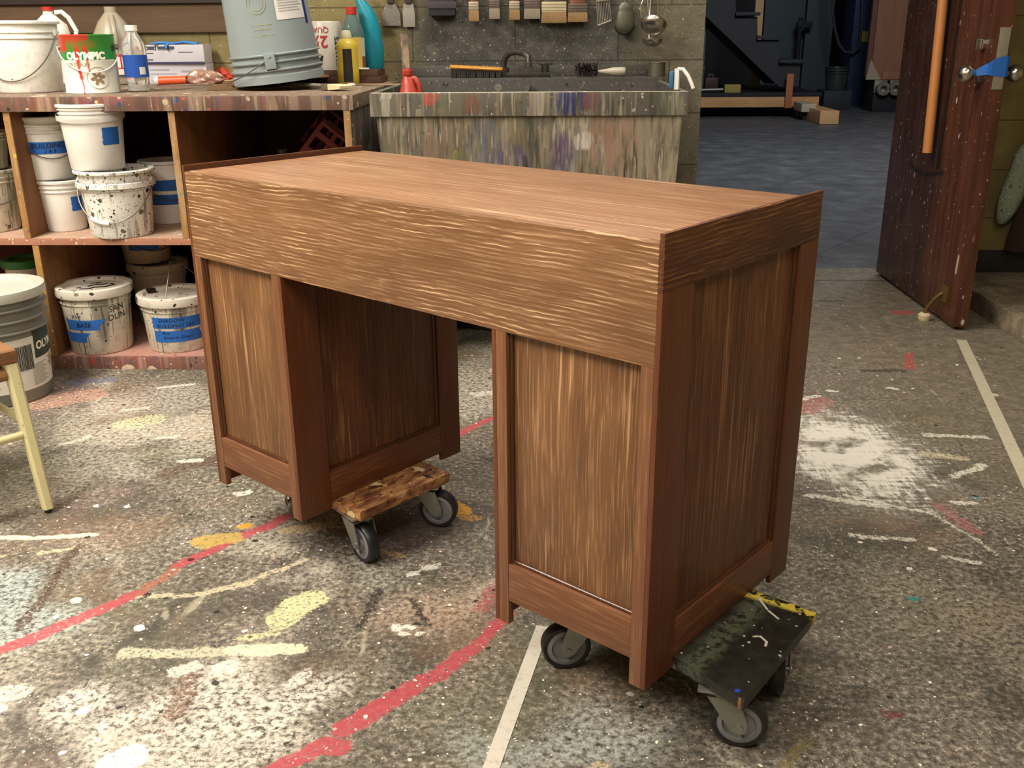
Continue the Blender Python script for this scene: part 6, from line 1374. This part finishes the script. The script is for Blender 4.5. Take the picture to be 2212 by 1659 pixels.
# floor brush on the platform
q = oy(1583, 186, PY + 0.02); s = mpp(q); zz = zt_ + 0.0555
t = thing('push_brush', 'brush with straw-coloured bristles and light handle lying on the platform', 'brush', (q.x, PY + 0.05, zz))
obj('bristles', B().box((-18 * s, -0.06, 0.0), (17 * s, 0.06, 17 * s), 0.02), plain('straw', '9a8a48', 0.8, var=0.3, scale=60), t)
obj('handle', B().cyl((-20 * s, 0, 7 * s), (-70 * s, 0, 6 * s), 2.4 * s), plain('pale_handle', 'a8a39a', 0.4, 0.3), t)
# gray-green flats
m_flat = plain('stage_flat', '37474c', 0.6, 0, 0.12, 2); m_flat2 = plain('stage_flat_two', '333f46', 0.6, 0, 0.12, 2)
def flat(label, x0, x1, y, m, extra=None, ytop=-160):
    a_, b2 = oy(x0, 190, y), oy(x1, 190, y); zt2 = oy(x0, ytop, y).z
    t_ = thing('stage_flat', label, 'flat', (a_.x, y, 0))
    obj('panel', B().box((0, 0, 0), (b2.x - a_.x, 0.06, zt2), 0.005), m, t_); return t_
flat('wide grey-green scenery panel behind the black stairs', 1640, 1726, 16.0, m_flat)
f2 = flat('narrower grey-green scenery panel right of the wide one', 1729, 1786, 15.8, m_flat2)
flat('black scenery panel left behind the stairs', 1500, 1637, 16.2, m_blk)
q = oy(1727, 40, 15.7); t = thing('pipe_stand', 'thin dark upright pipe with a clamp in front of the grey-green panels', 'pipe', (q.x, 15.6, 0))
obj('pole', B().cyl((0, 0, 0), (0, 0, q.z + 0.02), 0.035), m_blk, t); obj('clamp', B().box((-0.06, -0.06, q.z - 0.15), (0.2, 0.06, q.z - 0.05), 0.02), m_blk, t)
# bucket on the stage floor, cable, cabinets
q = oy(1810, 195, 14.2); s = mpp(q)
pb = thing('equipment_box', 'low black box on the stage floor carrying the dark bucket', 'box', (q.x, 14.35, 0))
obj('case', B().box((-30 * s, -0.2, 0), (29 * s, 0.3, q.z - 0.002), 0.01), plain('stage_dark', '26282d', 0.6), pb)
tub('plastic_bucket', 'dark ribbed bucket on the stage, left of the plywood panel', 'bucket', (q.x, 14.35, q.z), 21 * s, 25 * s, 47 * s, plain('stage_bucket', '3a3d3d', 0.35), bands=((0.74, 0.02), (0.84, 0.02)), rim=0.015, bail=('wire', 0.2, 0.1, 0))
q = oy(1838, 110, 15.0); q2 = oy(1882, 0, 15.0); s = mpp(q)
t = thing('blue_cabinet', 'dark blue cabinet with a small yellow notice, far across the stage', 'cabinet', (q.x, 15.0, 0))
obj('cabinet_body', B().box((0, 0, 0), ((1960 - 1835) * s, 0.6, q2.z + 1.4), 0.01), plain('cabinet_blue', '16284a', 0.5), t)
qa, qb = oy(1861, 90, 14.98), oy(1881, 67, 14.98)
obj('notice', B().box((qa.x - q.x, -0.012, qa.z), (qb.x - q.x, -0.001, qb.z)), plain('notice_yellow', '9a9330', 0.5), t)
t = thing('cable', 'black cable drooping in a loop beside the grey-green panels', 'cable', (oy(1798, 60, 14.9).x, 14.9, 0))
obj('cord', B().tube([V((oy(x, y, 14.9).x - t.location.x, 0, oy(x, y, 14.9).z)) for x, y in ((1795, -120), (1798, 20), (1803, 60), (1812, 95), (1825, 112), (1842, 114), (1856, 104), (1862, 40), (1866, -120))], 0.025, 8), plain('cable_grey', '303236', 0.5), t)
# plywood panel edge-on near the door, on a dolly
PX = 13.6
a_, b2 = oy(1870, 172, PX), oy(1960, 175, PX)
t = thing('plywood_panel', 'pinkish plywood panel leaning just beyond the door with a pale bottom corner', 'panel', (a_.x, PX, 0)); s = mpp(a_)
m_pink = wood('pink_ply', 'z', '9a6a50', '7a523e', 'b58468', 0.2, 0.2, blotch=0.5, seed=3, width=20, length=1)
zz = a_.z; o_ = 0
obj('sheet', B().box((10 * s, 0, zz), (120 * s, 0.03, 4.2), 0.004), m_pink, t)
obj('edge_board', B().box((0, 0.031, zz + 6 * s), (14 * s, 0.12, 4.2), 0.004), plain('dark_pink', '6b4636', 0.6), t)
obj('corner_block', B().quad([(0, -0.005, zz), (32 * s, -0.005, zz), (6 * s, -0.005, zz + 42 * s)], 0.025), plain('pale_ply', 'a39378', 0.6), t, 0)
obj('bottom_rail', B().box((34 * s, -0.02, zz), (120 * s, -0.001, zz + 16 * s), 0.004), m_pink, t)
dl = thing('panel_dolly', 'dark wheeled base with chrome casters under the plywood panel', 'dolly', (a_.x, PX + 0.1, 0))
obj('base_board', B().box((20 * s, -0.1, 0.0), (120 * s, 0.4, zz - 0.001), 0.01), m_blk, dl)
for xx in (36, 62):
    zc_ = oy(1905, 191, PX).z
    obj('caster', B().lathe([(0.05, -0.05), (0.10, -0.05), (0.11, 0), (0.10, 0.05), (0.05, 0.05), (0.05, -0.05)], 24, Matrix.Translation((xx * s, -0.16, zc_)) @ Matrix.Rotation(PI / 2, 4, 'X'), False).box((xx * s - 0.12, -0.12, zc_ - 0.06), (xx * s + 0.12, -0.101, zc_ + 0.12), 0.004), dull, dl)
# odd gear under the stairs: lamp pipe and red case
q = oy(1524, 60, PY + 0.4); t = thing('light_stand', 'thin chrome light stand behind the doorway wall, left of the stairs', 'stand', (q.x, PY + 0.4, DZ))
obj('pole', B().cyl((0, 0, 0), (0, 0, q.z - DZ), 0.02).cyl((0, 0, 0.3), (0, 0, 0.36), 0.035), plain('dim_chrome', '6f7276', 0.35, 0.7), t)
q = oy(1526, 175, PY + 0.5); t = thing('tool_case', 'small dark red case on the platform, at the foot of the light stand', 'case', (q.x + 0.02, PY + 0.75, DZ))
obj('case_body', B().box((0, 0, 0), (0.2, 0.25, 0.18), 0.02), plain('case_red', '3c1c1e', 0.5), t)
obj('carry_handle', B().tube([(0.06, 0.12, 0.17), (0.07, 0.12, 0.22), (0.13, 0.12, 0.22), (0.14, 0.12, 0.17)], 0.01, 8), dull, t)
